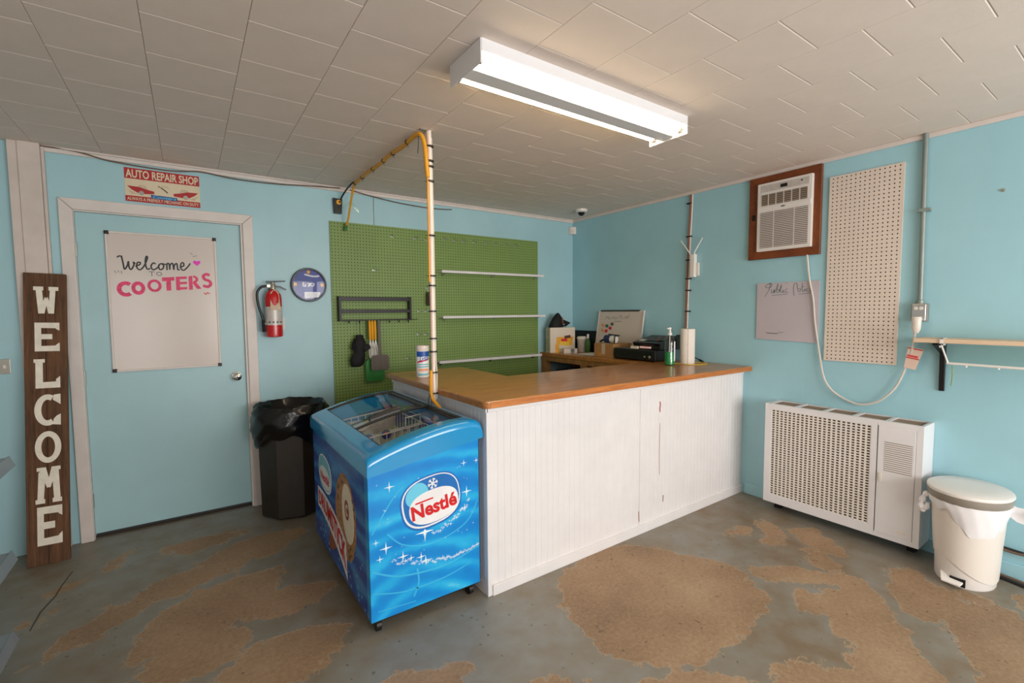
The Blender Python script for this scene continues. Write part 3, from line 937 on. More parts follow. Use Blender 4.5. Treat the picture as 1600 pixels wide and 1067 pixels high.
for pts, w in (([(-2.95, 0.47), (-2.86, 0.60), (-2.80, 0.66)], 0.006), ([(-2.95, 0.30), (-2.82, 0.24), (-2.6, 0.22), (-2.41, 0.26)], 0.008), ([(-2.95, 0.20), (-2.8, 0.16), (-2.60, 0.16), (-2.45, 0.19)], 0.006), ([(-2.88, 0.455), (-2.80, 0.38), (-2.65, 0.35), (-2.48, 0.40), (-2.41, 0.50)], 0.006), ([(-2.74, 0.25), (-2.735, 0.18), (-2.76, 0.12)], 0.008), ([(-2.93, 0.11), (-2.75, 0.095)], 0.004)):
    obj('water_swirl', F.stroke(B(), pts, w, 0.0006), 'swirl_aqua', FZ)

# print on the long side
S = RIGHT(0, 0, fx0)     # u = -y


def sell(b, yc, zc, ry, rz, h, n=28, rot=0, pw=2.0):
    return S.ell(b, -yc, zc, ry, rz, h, 0.001, n, rot, pw)


o1 = obj('side_logo', sell(B(), -1.145, 0.520, 0.150, 0.105, 0.001, 32, -0.1, 2.4), 'logo_white', FZ)
obj('side_logo_field', sell(B(), -1.145, 0.522, 0.138, 0.095, 0.0018, 32, -0.1, 2.4), 'wipe_aqua', o1)
obj('side_logo_centre', sell(B(), -1.15, 0.497, 0.125, 0.062, 0.0024, 32, -0.1), 'logo_white', o1)
obj('side_logo_lettering', S.text(B(), 'Nestlé', 1.05, 0.472, 0.075, 0.20, 0.002, 0.0032), 'logo_red', o1)
nb = B(); pts = []
for i in range(40):
    a = 2 * PI * i / 40
    rr = 1 + random.uniform(-0.035, 0.035)
    pts.append((1.565 + 0.185 * rr * math.cos(a), 0.418 + 0.222 * rr * math.sin(a)))
S.poly(nb, pts, 0.0012)
cone_o = obj('printed_cone', nb, 'nut_brown', FZ)
obj('cone_cream', sell(B(), -1.615, 0.45, 0.105, 0.15, 0.002, 24, 0.1), 'cream_ice', cone_o)
obj('cone_caramel', sell(B(), -1.60, 0.465, 0.038, 0.052, 0.0026, 20), 'cone_brown', cone_o)
obj('cone_swirl', S.arc(B(), 1.605, 0.465, 0.022, 0.030, 0.010, 0.5, 5.2, 0.0032), 'cream_ice', cone_o)
for i in range(26):
    a = random.uniform(0, 2 * PI); q = random.uniform(0.74, 0.95)
    x, y = 1.565 + 0.185 * q * math.cos(a), 0.418 + 0.222 * q * math.sin(a)
    obj('chocolate_chip', S.ell(B(), x, y, random.uniform(0.008, 0.016), random.uniform(0.005, 0.010), 0.0018, 0.001, 7, random.uniform(0, 3)), 'choc_brown', cone_o)
cw = B(); S.poly(cw, [(1.20, 0.12), (1.235, 0.115), (1.30, 0.13), (1.46, 0.235), (1.34, 0.31), (1.24, 0.30)], 0.001)
obj('wafer_cone', cw, 'cone_brown', cone_o)


def bend(x, y):
    # lettering that runs down and to the right, growing
    u = x / 0.66
    return (x * 0.93 - y * 0.1 * u, y * (0.9 + 0.55 * u) - 0.02 * u - 0.150 * u * u)


bd = B()
ribbon_t = [bend(0.66 * i / 10, 0.115) for i in range(11)]; ribbon_b = [bend(0.66 * i / 10, -0.022) for i in range(11)]
S.poly(bd, [(0.965 + x, 0.295 + y) for x, y in ribbon_b] + [(0.965 + x, 0.295 + y) for x, y in reversed(ribbon_t)], 0.0034)
dr = obj('lettering_outline', bd, 'logo_white', FZ)
obj('lettering', S.text(B(), 'DRUMSTICK', 0.985, 0.300, 0.125, 0.63, 0.0045, 0.0046, fn=bend), 'logo_red', dr)
ds = B()
for i in range(50):
    star(ds, S, random.uniform(0.92, 1.92), random.uniform(0.08, 0.30), random.uniform(0.004, 0.012), 0.0007)
obj('star_dust', ds, 'star_aqua', FZ, kind='stuff')

# ------------------------------------------------------------------ black bin with liner
bx, by = -2.985, -0.232
BN = thing('waste_bin', 'tall dark octagonal waste bin lined with a black bag between door and freezer', 'waste bin', (bx, by, 0))
ang = [math.radians(234 + 45 * k) for k in range(8)]
octo = lambda r, z: [(bx + r * math.cos(a), by + r * math.sin(a), z) for a in ang]
ob = B().ring([octo(0.195, 0.0), octo(0.218, 0.012), octo(0.228, 0.74), octo(0.220, 0.74), octo(0.205, 0.03)], True, True, True)
obj('body', ob, 'bin_black', BN, bevel=0.006)
n = 56; loops = []
rng = random.Random(3)
ph = [rng.uniform(0, 6.28) for _ in range(6)]
hem = [0.56 + 0.035 * math.sin(3 * 2 * PI * i / n + 1.0) + 0.02 * math.sin(7 * 2 * PI * i / n) for i in range(n)]


def crump(a, s, amp):
    return amp * (math.sin(5 * a + ph[0] + s * 3) + 0.7 * math.sin(11 * a + ph[1] - s * 5) + 0.5 * math.sin(19 * a + ph[2] + s * 9))


for s in range(13):
    L = []
    for i in range(n):
        a = 2 * PI * i / n
        if s <= 7:
            t = s / 7; z = hem[i] + (0.752 - hem[i]) * t; r = 0.244 + 0.010 * math.sin(PI * t) + 0.010 * t
        elif s <= 9:
            t = (s - 7) / 2; z = 0.752 + 0.045 * t; r = 0.252 - 0.018 * t
        else:
            t = (s - 9) / 3; z = 0.797 - 0.10 * t; r = 0.232 - 0.055 * t
        r += crump(a, s * 0.35, 0.0055); z += crump(a + 1, s * 0.5, 0.004)
        L.append((bx + r * math.cos(a), min(by + r * math.sin(a) * 0.95, -0.004), z))
    loops.append(L)
loops.append([(bx + 0.02 * math.cos(2 * PI * i / n), by + 0.02 * math.sin(2 * PI * i / n), 0.66) for i in range(n)])
obj('bin_bag', B().ring(loops, True, False, True), 'bag_black', BN, smooth=True, angle=70)

# ------------------------------------------------------------------ WELCOME board
WB = bpy.data.objects.new('welcome_sign', None); COL.objects.link(WB)
tag(WB, 'tall rustic wooden board lettered WELCOME leaning by the door', 'sign')
lean = math.atan2(0.150, 1.694)
WB.location = (-4.303, -0.230, 0.0)
WB.rotation_euler = (-lean, math.radians(1.45), 0)
Lh = 1.705
wbm = B().box(-0.0915, -0.0005, 0.0, 0.028, 0.0, Lh)
obj('plank', wbm, 'barn_wood', WB, local=True, bevel=0.002, seg=1)
obj('plank', B().box(0.0005, 0.0915, 0.0, 0.028, 0.0, Lh), 'barn_wood', WB, local=True, bevel=0.002, seg=1)
W = BACK(0, 0, 0)


def letter(ch, cx, cz, w, h):
    b = B()
    cnt = [0]

    def q(*pts):
        cnt[0] += 1
        W.poly(b, [(cx + (x - 0.5) * w, cz + (y - 0.5) * h) for x, y in pts], 0.0012 + 0.00025 * cnt[0], 0.0008)
    if ch == 'W':
        q((0.02, 0.86), (0.40, 0.86), (0.40, 1), (0.02, 1)); q((0.60, 0.86), (0.98, 0.86), (0.98, 1), (0.60, 1))
        q((0.10, 1), (0.34, 1), (0.44, 0), (0.20, 0)); q((0.66, 1), (0.88, 1), (0.80, 0), (0.58, 0))
        q((0.20, 0), (0.44, 0), (0.56, 0.50), (0.46, 0.62)); q((0.58, 0), (0.80, 0), (0.56, 0.62), (0.46, 0.50))
    if ch == 'E':
        q((0.05, 0), (0.30, 0), (0.30, 1), (0.05, 1)); q((0.05, 0), (1, 0), (1, 0.20), (0.05, 0.18)); q((0.05, 0.82), (1, 0.80), (1, 1), (0.05, 1))
        q((0.05, 0.42), (0.72, 0.42), (0.72, 0.60), (0.05, 0.60)); q((0.86, 0), (1, 0), (1, 0.30), (0.86, 0.22)); q((0.86, 0.78), (1, 0.72), (1, 1), (0.86, 1))
    if ch == 'L':
        q((0.06, 0), (0.34, 0), (0.34, 1), (0.06, 1)); q((0.06, 0), (1, 0), (1, 0.22), (0.06, 0.20)); q((0.84, 0), (1, 0), (1, 0.40), (0.84, 0.30))
        q((0.0, 0.88), (0.42, 0.88), (0.42, 1), (0.0, 1))
    if ch == 'C':
        W.arc(b, cx, cz, w * 0.5, h * 0.5, w * 0.26, math.radians(62), math.radians(300), 0.0015, wy=h * 0.17)
        q((0.70, 0.82), (1.0, 0.66), (1.0, 1.0), (0.74, 0.98)); q((0.70, 0.03), (1.0, 0.0), (1.0, 0.36), (0.84, 0.30), (0.72, 0.20))
    if ch == 'O':
        W.arc(b, cx, cz, w * 0.5, h * 0.5, w * 0.24, 0, 2 * PI, 0.0015, n=32, wy=h * 0.17)
    if ch == 'M':
        q((0.12, 0.86), (0.36, 1), (0.40, 1), (0.30, 0), (0.06, 0)); q((0.62, 1), (0.88, 1), (0.95, 0), (0.70, 0))
        q((0.12, 1), (0.40, 1), (0.60, 0.46), (0.44, 0.42)); q((0.62, 1), (0.88, 1), (0.56, 0.42), (0.42, 0.46))
        q((0.0, 0), (0.36, 0), (0.36, 0.12), (0.0, 0.12)); q((0.64, 0), (1, 0), (1, 0.12), (0.64, 0.12)); q((0.06, 0.90), (0.34, 0.90), (0.34, 1), (0.06, 1)); q((0.70, 0.90), (0.96, 0.90), (0.96, 1), (0.70, 1))
    return b


for ch, z0_, z1_ in (('W', 1.466, 1.625), ('E', 1.243, 1.412), ('L', 1.026, 1.197), ('C', 0.805, 0.989), ('O', 0.588, 0.773), ('M', 0.355, 0.564), ('E', 0.112, 0.335)):
    obj('painted_letter', letter(ch, 0.004, (z0_ + z1_) / 2, 0.112, z1_ - z0_), 'letter_white', WB, local=True)

# ------------------------------------------------------------------ repair shop tin sign
SG = thing('tin_sign', 'red and cream AUTO REPAIR SHOP tin sign above the door', 'sign', (-3.672, 0, 2.185))
P = BACK(0, 0, -0.003)
obj('plate', BX(-3.873, -3.471, -0.003, 0.0, 2.185, 2.399), 'cream_print', SG)
obj('header', P.rect(B(), -3.873, -3.471, 2.331, 2.399, 0.0006), 'red_print', SG)
obj('header_lettering', P.text(B(), 'AUTO REPAIR SHOP', -3.866, 2.340, 0.070, 0.388, 0.0018, 0.0014), 'cream_print', SG)
obj('footer', P.rect(B(), -3.873, -3.471, 2.185, 2.222, 0.0006), 'red_print', SG)
obj('footer_lettering', P.text(B(), 'ALWAYS A FRIENDLY MECHANIC ON DUTY', -3.864, 2.194, 0.028, 0.384, 0.0004, 0.0014), 'cream_print', SG)


def car(cx, sgn):
    b = B(); f = lambda pts: [(cx + sgn * x, y) for x, y in pts]
    P.poly(b, f([(-0.072, 2.284), (-0.01, 2.282), (0.03, 2.270), (0.066, 2.262), (0.068, 2.246), (0.02, 2.240), (-0.02, 2.244), (-0.05, 2.262)]), 0.0008)
    o = obj('printed_car', b, 'red_print', SG)
    b = B(); P.poly(b, f([(-0.02, 2.283), (-0.005, 2.297), (0.02, 2.296), (0.036, 2.272)]), 0.0007)
    obj('car_roof', b, 'tan_tag', o)
    obj('car_wheel', P.ell(B(), cx + sgn * 0.0, 2.244, 0.014, 0.014, 0.0012, 0.0006, 16), 'grey_metal', o)
    b = B(); P.poly(b, f([(-0.074, 2.264), (-0.03, 2.240), (-0.01, 2.236), (-0.05, 2.232)]), 0.0007)
    obj('car_fender', b, 'tan_tag', o)


car(-3.79, 1); car(-3.552, -1)
obj('crossed_tool', P.stroke(B(), [(-3.70, 2.300), (-3.675, 2.285), (-3.65, 2.262)], 0.006, 0.0012), 'dark_metal', SG)
obj('crossed_tool', P.arc(B(), -3.668, 2.285, 0.028, 0.022, 0.006, 0.3, 2.8, 0.0013), 'tan_tag', SG)
sp = B(); P.poly(sp, [(-3.742, 2.240), (-3.60, 2.236), (-3.598, 2.214), (-3.738, 2.216)], 0.0016)
so = obj('script_panel', sp, 'blue_print', SG)
obj('script_lettering', P.text(B(), 'Cooters', -3.732, 2.219, 0.024, 0.128, 0.0004, 0.0024, shear=0.3), 'logo_light', so)

# ------------------------------------------------------------------ whiteboard on the door
DW = thing('door_whiteboard', 'large whiteboard reading Welcome to COOTERS mounted on the blue door', 'whiteboard', (-3.69, 0.02, 1.075))
wx0, wx1, wz0, wz1, wy = -3.990, -3.390, 1.075, 1.986, 0.012
obj('panel', BX(wx0 + 0.006, wx1 - 0.006, wy, 0.0245, wz0 + 0.006, wz1 - 0.006), 'white_board', DW)
for a in ((wx0, wx1, wz0, wz0 + 0.013), (wx0, wx1, wz1 - 0.013, wz1), (wx0, wx0 + 0.013, wz0 + 0.013, wz1 - 0.013), (wx1 - 0.013, wx1, wz0 + 0.013, wz1 - 0.013)):
    obj('frame_rail', BX(a[0], a[1], wy - 0.007, 0.0245, a[2], a[3]), 'trim_white', DW, bevel=0.002, seg=1)
for x in (wx0, wx1):
    for z in (wz0, wz1):
        sx, sz = (1 if x == wx0 else -1), (1 if z == wz0 else -1)
        obj('frame_corner', BX(x - sx * 0.002, x + sx * 0.022, wy - 0.009, 0.0245, z - sz * 0.002, z + sz * 0.022), 'dark_metal', DW, bevel=0.004)
P = BACK(0, 0, wy)


def script_word(strokes, x, z, sx, sz, w, m, parent, name, P_=None, h=0.0012):
    for st in strokes:
        obj(name, (P_ or P).stroke(B(), [(x + a * sx, z + b_ * sz) for a, b_ in st], w, h), m, parent)


welcome_script = [
    [(0.0, 1.0), (0.12, 1.12), (0.30, 1.1)],
    [(0.25, 1.1), (0.32, 0.5), (0.38, 0.0), (0.55, 0.35), (0.62, 0.7), (0.64, 0.2), (0.75, 0.0), (0.92, 0.4), (0.90, 0.65), (1.0, 0.5)],
    [(1.0, 0.3), (1.25, 0.45), (1.28, 0.65), (1.12, 0.6), (1.08, 0.2), (1.25, 0.0), (1.50, 0.35), (1.72, 1.05), (1.66, 1.2), (1.58, 0.7), (1.66, 0.1), (1.85, 0.15)],
    [(2.18, 0.55), (2.05, 0.65), (1.90, 0.35), (2.0, 0.05), (2.25, 0.2), (2.4, 0.5)],
    [(2.5, 0.62), (2.36, 0.45), (2.40, 0.1), (2.58, 0.15), (2.66, 0.45), (2.52, 0.62), (2.8, 0.55)],
    [(2.84, 0.05), (2.86, 0.6), (2.98, 0.62), (3.02, 0.1), (3.04, 0.5), (3.2, 0.68), (3.26, 0.1), (3.3, 0.5), (3.46, 0.68), (3.5, 0.15), (3.62, 0.15)],
    [(3.62, 0.35), (3.88, 0.5), (3.86, 0.78), (3.72, 0.68), (3.70, 0.25), (3.88, 0.1), (4.15, 0.45), (4.3, 0.75)]]
script_word(welcome_script, -3.935, 1.745, 0.0905, 0.075, 0.0085, 'marker_black', DW, 'ink_stroke')
script_word([[(0, 0.06), (0.03, 0.058)], [(0.015, 0.058), (0.015, 0.02)]], -3.776, 1.690, 1.0, 0.75, 0.004, 'marker_grey', DW, 'ink_stroke')
obj('ink_stroke', P.arc(B(), -3.722, 1.722, 0.016, 0.013, 0.004, 0, 2 * PI, 0.0012), 'marker_grey', DW)
for a, b_ in (((-3.952, 1.735), (-3.944, 1.718)), ((-3.935, 1.738), (-3.930, 1.722)), ((-3.918, 1.735), (-3.916, 1.715)), ((-3.545, 1.872), (-3.53, 1.864)), ((-3.53, 1.848), (-3.505, 1.856))):
    obj('ink_stroke', P.stroke(B(), [a, b_], 0.003, 0.0012), 'marker_grey', DW)
hb = []
for i in range(24):
    a = 2 * PI * i / 24
    hb.append((-3.508 + 0.0013 * 16 * math.sin(a) ** 3 * 1.05, 1.806 + 0.0013 * (13 * math.cos(a) - 5 * math.cos(2 * a) - 2 * math.cos(3 * a) - math.cos(4 * a))))
obj('ink_heart', P.poly(B(), hb, 0.0012), 'marker_heart', DW)
# block letters, drawn in thick marker
bw = 0.024
ltr = [B() for _ in range(7)]
P.arc(ltr[0], -3.900, 1.617, 0.046, 0.050, bw, math.radians(50), math.radians(310), wy=bw)
P.arc(ltr[1], -3.836, 1.624, 0.036, 0.044, bw * 0.85, 0, 2 * PI, wy=bw)
P.arc(ltr[2], -3.750, 1.642, 0.038, 0.042, bw * 0.7, 0, 2 * PI, wy=bw * 0.7)
P.poly(ltr[3], [(-3.708, 1.672), (-3.640, 1.680), (-3.640, 1.704), (-3.708, 1.698)]); P.poly(ltr[3], [(-3.686, 1.610), (-3.660, 1.612), (-3.660, 1.690), (-3.686, 1.688)])
P.poly(ltr[4], [(-3.632, 1.614), (-3.610, 1.614), (-3.610, 1.706), (-3.632, 1.704)])
for z in (1.616, 1.652, 1.688): P.poly(ltr[4], [(-3.632, z), (-3.570, z + 0.006), (-3.570, z + 0.022), (-3.632, z + 0.018)])
P.poly(ltr[5], [(-3.560, 1.618), (-3.538, 1.620), (-3.538, 1.716), (-3.560, 1.712)]); P.arc(ltr[5], -3.534, 1.692, 0.030, 0.026, 0.016, -PI / 2, PI / 2, wy=0.014); P.poly(ltr[5], [(-3.540, 1.668), (-3.520, 1.676), (-3.488, 1.628), (-3.512, 1.624)])
P.stroke(ltr[6], [(-3.436, 1.722), (-3.455, 1.730), (-3.474, 1.716), (-3.466, 1.694), (-3.440, 1.682), (-3.432, 1.660), (-3.450, 1.642), (-3.478, 1.650)], 0.019)
for b_ in ltr: obj('ink_letter', b_, 'marker_pink', DW)
obj('ink_mark', P.stroke(B(), [(-3.475, 1.600), (-3.463, 1.588), (-3.455, 1.600), (-3.440, 1.592)], 0.006), 'marker_red', DW)

# ------------------------------------------------------------------ fire extinguisher
ex, ey, ez = -3.050, -0.085, 1.274
FE = thing('fire_extinguisher', 'red fire extinguisher with silver label and black hose hung beside the door', 'fire extinguisher', (ex, ey, ez))
obj('cylinder', B().lathe([(0.045, 0), (0.056, 0.006), (0.057, 0.02), (0.057, 0.285), (0.052, 0.315), (0.036, 0.342), (0.018, 0.352), (0.016, 0.365)], (ex, ey, ez), 32), 'red_paint', FE, smooth=True)
obj('label', B().lathe([(0.0577, 0.09), (0.0577, 0.225)], (ex, ey, ez), 32, cap=False), 'silver_label', FE, smooth=True)
ic = B()
for i in range(4):
    a = -PI / 2 - 0.75 + i * 0.45
    ic.tube([(ex + 0.0582 * math.cos(a), ey + 0.0582 * math.sin(a), ez + 0.112), (ex + 0.0582 * math.cos(a + 0.2), ey + 0.0582 * math.sin(a + 0.2), ez + 0.112)], 0.006, 6)
obj('label_icons', ic, 'marker_grey', FE, kind='stuff')
obj('hang_tag', B().prism([(ex - 0.030, ey - 0.062, ez + 0.20), (ex + 0.040, ey - 0.060, ez + 0.20), (ex + 0.032, ey - 0.044, ez + 0.33), (ex + 0.006, ey - 0.030, ez + 0.355), (ex - 0.022, ey - 0.044, ez + 0.33)], (0, 0.001, 0)), 'tan_tag', FE)
obj('valve', B().lathe([(0.020, 0.355), (0.020, 0.385), (0.014, 0.395), (0.014, 0.405)], (ex, ey, ez), 16).box(ex - 0.04, ex + 0.012, ey - 0.010, ey + 0.010, ez + 0.368, ez + 0.388), 'grey_metal', FE, smooth=True)
obj('lever', B().prism([(ex - 0.045, ey - 0.009, ez + 0.402), (ex + 0.085, ey - 0.009, ez + 0.412), (ex + 0.085, ey - 0.009, ez + 0.420), (ex - 0.045, ey - 0.009, ez + 0.412)], (0, 0.018, 0)), 'black_plastic', FE, bevel=0.002)
obj('carry_handle', B().prism([(ex - 0.012, ey - 0.009, ez + 0.388), (ex + 0.05, ey - 0.009, ez + 0.378), (ex + 0.09, ey - 0.009, ez + 0.355), (ex + 0.088, ey - 0.009, ez + 0.347), (ex + 0.045, ey - 0.009, ez + 0.368), (ex - 0.012, ey - 0.009, ez + 0.378)], (0, 0.018, 0)), 'black_plastic', FE)
hs = obj('hose', B().tube(smooth_path([(ex - 0.035, ey, ez + 0.378), (ex - 0.075, ey, ez + 0.368), (ex - 0.104, ey, ez + 0.325), (ex - 0.100, ey, ez + 0.24), (ex - 0.080, ey, ez + 0.16), (ex - 0.072, ey, ez + 0.12)]), 0.009, 10), 'black_plastic', FE, smooth=True)
obj('nozzle', B().tube([(ex - 0.072, ey, ez + 0.13), (ex - 0.070, ey, ez + 0.04)], 0.011, 10), 'black_matte', hs, smooth=True)
obj('hose_clip', B().tube([(ex - 0.074, ey, ez + 0.10), (ex - 0.045, ey, ez + 0.10)], 0.006, 8), 'cream_plastic', hs)
obj('wall_bracket', BX(ex - 0.02, ex + 0.02, -0.03, -0.001, ez + 0.05, ez + 0.36), 'dark_metal', FE)
tag(obj('wall_note', BX(-3.005, -2.965, -0.002, 0.0, 1.325, 1.42), 'trim_white'), 'small pale paper on the wall behind the fire extinguisher', 'paper')

# ------------------------------------------------------------------ round wall clock
ck = thing('wall_clock', 'round black-rimmed blue wall clock between extinguisher and green pegboard', 'clock', (-2.785, 0, 1.671))
cc = (-2.785, 0.0, 1.671)
obj('rim', B().lathe([(0.131, 0.0), (0.133, 0.02), (0.128, 0.034), (0.119, 0.034), (0.117, 0.014), (0.117, 0.0)], cc, 48, axis='y'), 'black_plastic', ck, smooth=True)
obj('face', B().lathe([(0.118, 0.004), (0.118, 0.012)], cc, 48, axis='y'), 'sign_blue', ck)
P = BACK(cc[0], cc[2], -0.012)
fp = B(); P.poly(fp, [(-0.035, -0.105), (0.07, -0.095), (0.085, -0.055), (-0.035, -0.055)], 0.001)
obj('pale_panel', fp, 'sign_pale', ck)
obj('pale_band', P.stroke(B(), [(-0.03, 0.082), (0.03, 0.068), (0.08, 0.072)], 0.012, 0.001), 'sign_pale', ck)
for x, y in ((-0.098, 0.002), (0.098, 0.002), (0.0, 0.100)):
    obj('hour_mark', P.ell(B(), x, y, 0.012, 0.014, 0.0012), 'label_orange', ck)
script_word([[(-0.035, 0.02), (-0.045, 0.0), (-0.03, -0.012), (-0.02, 0.0), (-0.032, 0.006)], [(-0.01, 0.008), (0.0, 0.014), (0.006, 0.0), (-0.004, -0.012), (0.0, 0.002)], [(0.02, 0.016), (0.012, 0.002), (0.026, -0.010), (0.04, 0.004), (0.03, 0.016)]], 0, 0, 1.0, 1.0, 0.006, 'logo_white', ck, 'face_script', P, 0.0016)
obj('clock_glass', B().lathe([(0.118, 0.026), (0.117, 0.0265)], cc, 48, axis='y'), 'clock_glass', ck)

# ------------------------------------------------------------------ black adapter with cable
AD = thing('wall_adapter', 'small black box with a yellow dial on the wall above the green pegboard', 'adapter', (-2.549, 0, 2.245))
obj('body', B().prism([(-2.584, -0.035, 2.367), (-2.578, -0.035, 2.247), (-2.520, -0.035, 2.247), (-2.514, -0.035, 2.362)], (0, 0.035, 0)), 'black_plastic', AD, bevel=0.003)
obj('dial', B().lathe([(0.020, 0), (0.019, 0.006), (0.010, 0.007)], (-2.544, -0.035, 2.335), 18, axis='y'), 'yellow_plastic', AD, smooth=True)
obj('dial_mark', B().lathe([(0.009, 0), (0.008, 0.003)], (-2.536, -0.0415, 2.338), 12, axis='y'), 'black_plastic', AD)
obj('cable', B().tube(smooth_path([(-2.525, -0.03, 2.362), (-2.51, -0.06, 2.40), (-2.495, -0.14, 2.436), (-2.49, -0.25, 2.449)]), 0.006, 8), 'black_cable', AD, smooth=True)

# ------------------------------------------------------------------ pegboards with real holes


def pegboard(P, w, h, step, r, t):
    """perforated sheet on plane P, lower left corner at its origin"""
    b = B(); nx, nz = int(w / step), int(h / step); ox, oz = (w - nx * step) / 2, (h - nz * step) / 2
    v = []; f = []
    for j in range(nz):
        for i in range(nx):
            x0, y0 = ox + i * step, oz + j * step; cx, cy = x0 + step / 2, y0 + step / 2; k = len(v); s2 = step / 2
            for dx, dy in ((-1, -1), (0, -1), (1, -1), (1, 0), (1, 1), (0, 1), (-1, 1), (-1, 0)):
                v.append(P.p(cx + dx * s2, cy + dy * s2, t))
            for q in range(8):
                a = math.radians(225 + 45 * q)
                v.append(P.p(cx + r * math.cos(a), cy + r * math.sin(a), t))
            f += [(k + q, k + (q + 1) % 8, k + 8 + (q + 1) % 8, k + 8 + q) for q in range(8)]
    b.add(v, f)
    for a in ((0, w, 0, oz), (0, w, h - oz, h), (0, ox, oz, h - oz), (w - ox, w, oz, h - oz)):
        if a[1] - a[0] > 1e-4 and a[3] - a[2] > 1e-4:
            b.add([P.p(a[0], a[2], t), P.p(a[1], a[2], t), P.p(a[1], a[3], t), P.p(a[0], a[3], t)], [(0, 1, 2, 3)])
    for A, C_ in (((0, 0), (w, 0)), ((w, 0), (w, h)), ((w, h), (0, h)), ((0, h), (0, 0))):
        b.add([P.p(*A, 0), P.p(*C_, 0), P.p(*C_, t), P.p(*A, t)], [(0, 1, 2, 3)])
    return b


def bare(name, b, m, parent):
    me = bpy.data.meshes.new(name); off = wloc(parent)
    me.from_pydata([tuple(Vector(v) - off) for v in b.v], [], b.f); me.materials.append(MATS[m])
    o = bpy.data.objects.new(name, me); COL.objects.link(o); o.parent = parent
    return o


GP = thing('green_pegboard', 'large green pegboard on the back wall behind the counter', 'pegboard', (-1.555, 0, 0.02))
bare('perforated_sheet', pegboard(BACK(-2.615, 0.02, -0.005), 2.11, 2.166, 0.0254, 0.0042, 0.006), 'peg_green', GP)
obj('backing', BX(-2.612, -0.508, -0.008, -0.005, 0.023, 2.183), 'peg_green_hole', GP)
WP = thing('white_pegboard', 'tall narrow cream pegboard on the right wall beside the air conditioner', 'pegboard', (0, -2.75, 1.10))
bare('perforated_sheet', pegboard(RIGHT(-2.552, 1.101, 0.0), 0.397, 1.225, 0.0254, 0.0042, 0.014), 'peg_white', WP)
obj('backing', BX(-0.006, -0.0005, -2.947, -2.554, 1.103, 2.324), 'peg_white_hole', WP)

# hooks
hk_proto = None


def hook(x, z, label, group):
    global hk_proto
    if hk_proto is None:
        o = thing('pegboard_hook', label, 'hook', (x, -0.011, z), group)
        hm = B().tube(smooth_path([(0, 0, 0.012), (0, -0.012, 0.012), (0.002, -0.018, 0.0), (0.004, -0.045, -0.006), (0.012, -0.062, 0.010), (0.016, -0.066, 0.024)], 3), 0.0022, 6)
        w = obj('wire', hm, 'grey_metal', o, smooth=True, local=True)
        obj('end_plate', B().box(-0.012, -0.003, -0.006, 0.0, -0.008, 0.004).box(0.003, 0.012, -0.006, 0.0, -0.008, 0.004), 'pale_metal', o, local=True, kind='stuff')
        hk_proto = o
        return o
    o = hk_proto.copy(); COL.objects.link(o); o.location = (x, -0.011, z)
    tag(o, label, 'hook', group)
    for ch in list(hk_proto.children):
        c_ = ch.copy(); COL.objects.link(c_); c_.parent = o
    return o


for x, nth in zip((-1.607, -1.501, -1.406, -1.294, -1.164, -1.037, -0.914, -0.804), ('first', 'second', 'third', 'fourth', 'fifth', 'sixth', 'seventh', 'eighth')):
    hook(x, 2.118, nth + ' metal hook right of the pole in the row above the white shelves', 'pegboard hooks above the shelves')
for i, (x, z) in enumerate(((-2.103, 2.103), (-1.891, 2.104), (-1.786, 2.101))):
    hook(x, z, ['metal hook high on the green pegboard, leftmost of the top row', 'metal hook in the top row, second left of the pole', 'metal hook in the top row, directly left of the pole'][i], 'pegboard hooks left of the pole')
hook(-2.267, 1.81, 'lone metal hook on the green pegboard above the black rack', 'pegboard hooks left of the pole')
for i, (x, z) in enumerate(((-1.869, 1.461), (-1.80, 1.46), (-1.879, 1.253), (-1.805, 1.25), (-1.982, 1.044))):
    hook(x, z, ['left hook of the pair right of the black rack', 'right hook of the pair beside the black rack next to the pole', 'left hook of the pair above the wipes canister', 'right hook of the pair above the wipes canister', 'lone low hook left of the wipes canister'][i], 'pegboard hooks left of the pole')
hook(-1.783, 1.669, 'metal hook holding a grey disc beside the pole', 'pegboard hooks left of the pole')
tp = thing('tape_roll', 'grey roll hanging on a pegboard hook beside the pole', 'tape roll', (-1.785, -0.045, 1.57))
obj('roll', B().ring([[(-1.785 + dx, -0.045 + 0.045 * math.cos(a), 1.57 + 0.062 * math.sin(a)) for a in [2 * PI * i / 24 for i in range(24)]] for dx in (-0.012, 0.012)], True, True, True), 'grey_swatter', tp, bevel=0.003)
obj('hanger_loop', B().tube(smooth_path([(-1.785, -0.04, 1.63), (-1.79, -0.042, 1.66), (-1.785, -0.05, 1.672)]), 0.002, 6), 'white_cable', tp)

# white shelves
for i, (z, xl, xr) in enumerate(((1.812, -1.68, -0.505), (1.398, -1.675, -0.488), (0.988, -1.72, -0.535))):
    sh = thing('pegboard_shelf', ['top white shelf on the green pegboard', 'middle white shelf on the green pegboard', 'bottom white shelf on the green pegboard just above the worktop'][i], 'shelf', ((xl + xr) / 2, -0.01, z), 'white shelves on the green pegboard')
    obj('board', BX(xl, xr, -0.112, -0.0118, z, z + 0.014), 'white_metal', sh, bevel=0.002, seg=1)
    obj('lip', BX(xl, xr, -0.117, -0.1125, z - 0.006, z + 0.016), 'white_paint', sh)
    for x in (xl + 0.05, (xl + xr) / 2, xr - 0.06):
        obj('bracket', B().prism([(x, -0.0118, z - 0.001), (x, -0.10, z - 0.001), (x, -0.10, z - 0.006), (x, -0.0118, z - 0.035)], (0.004, 0, 0)), 'pale_metal' if i < 2 else 'dark_metal', sh)

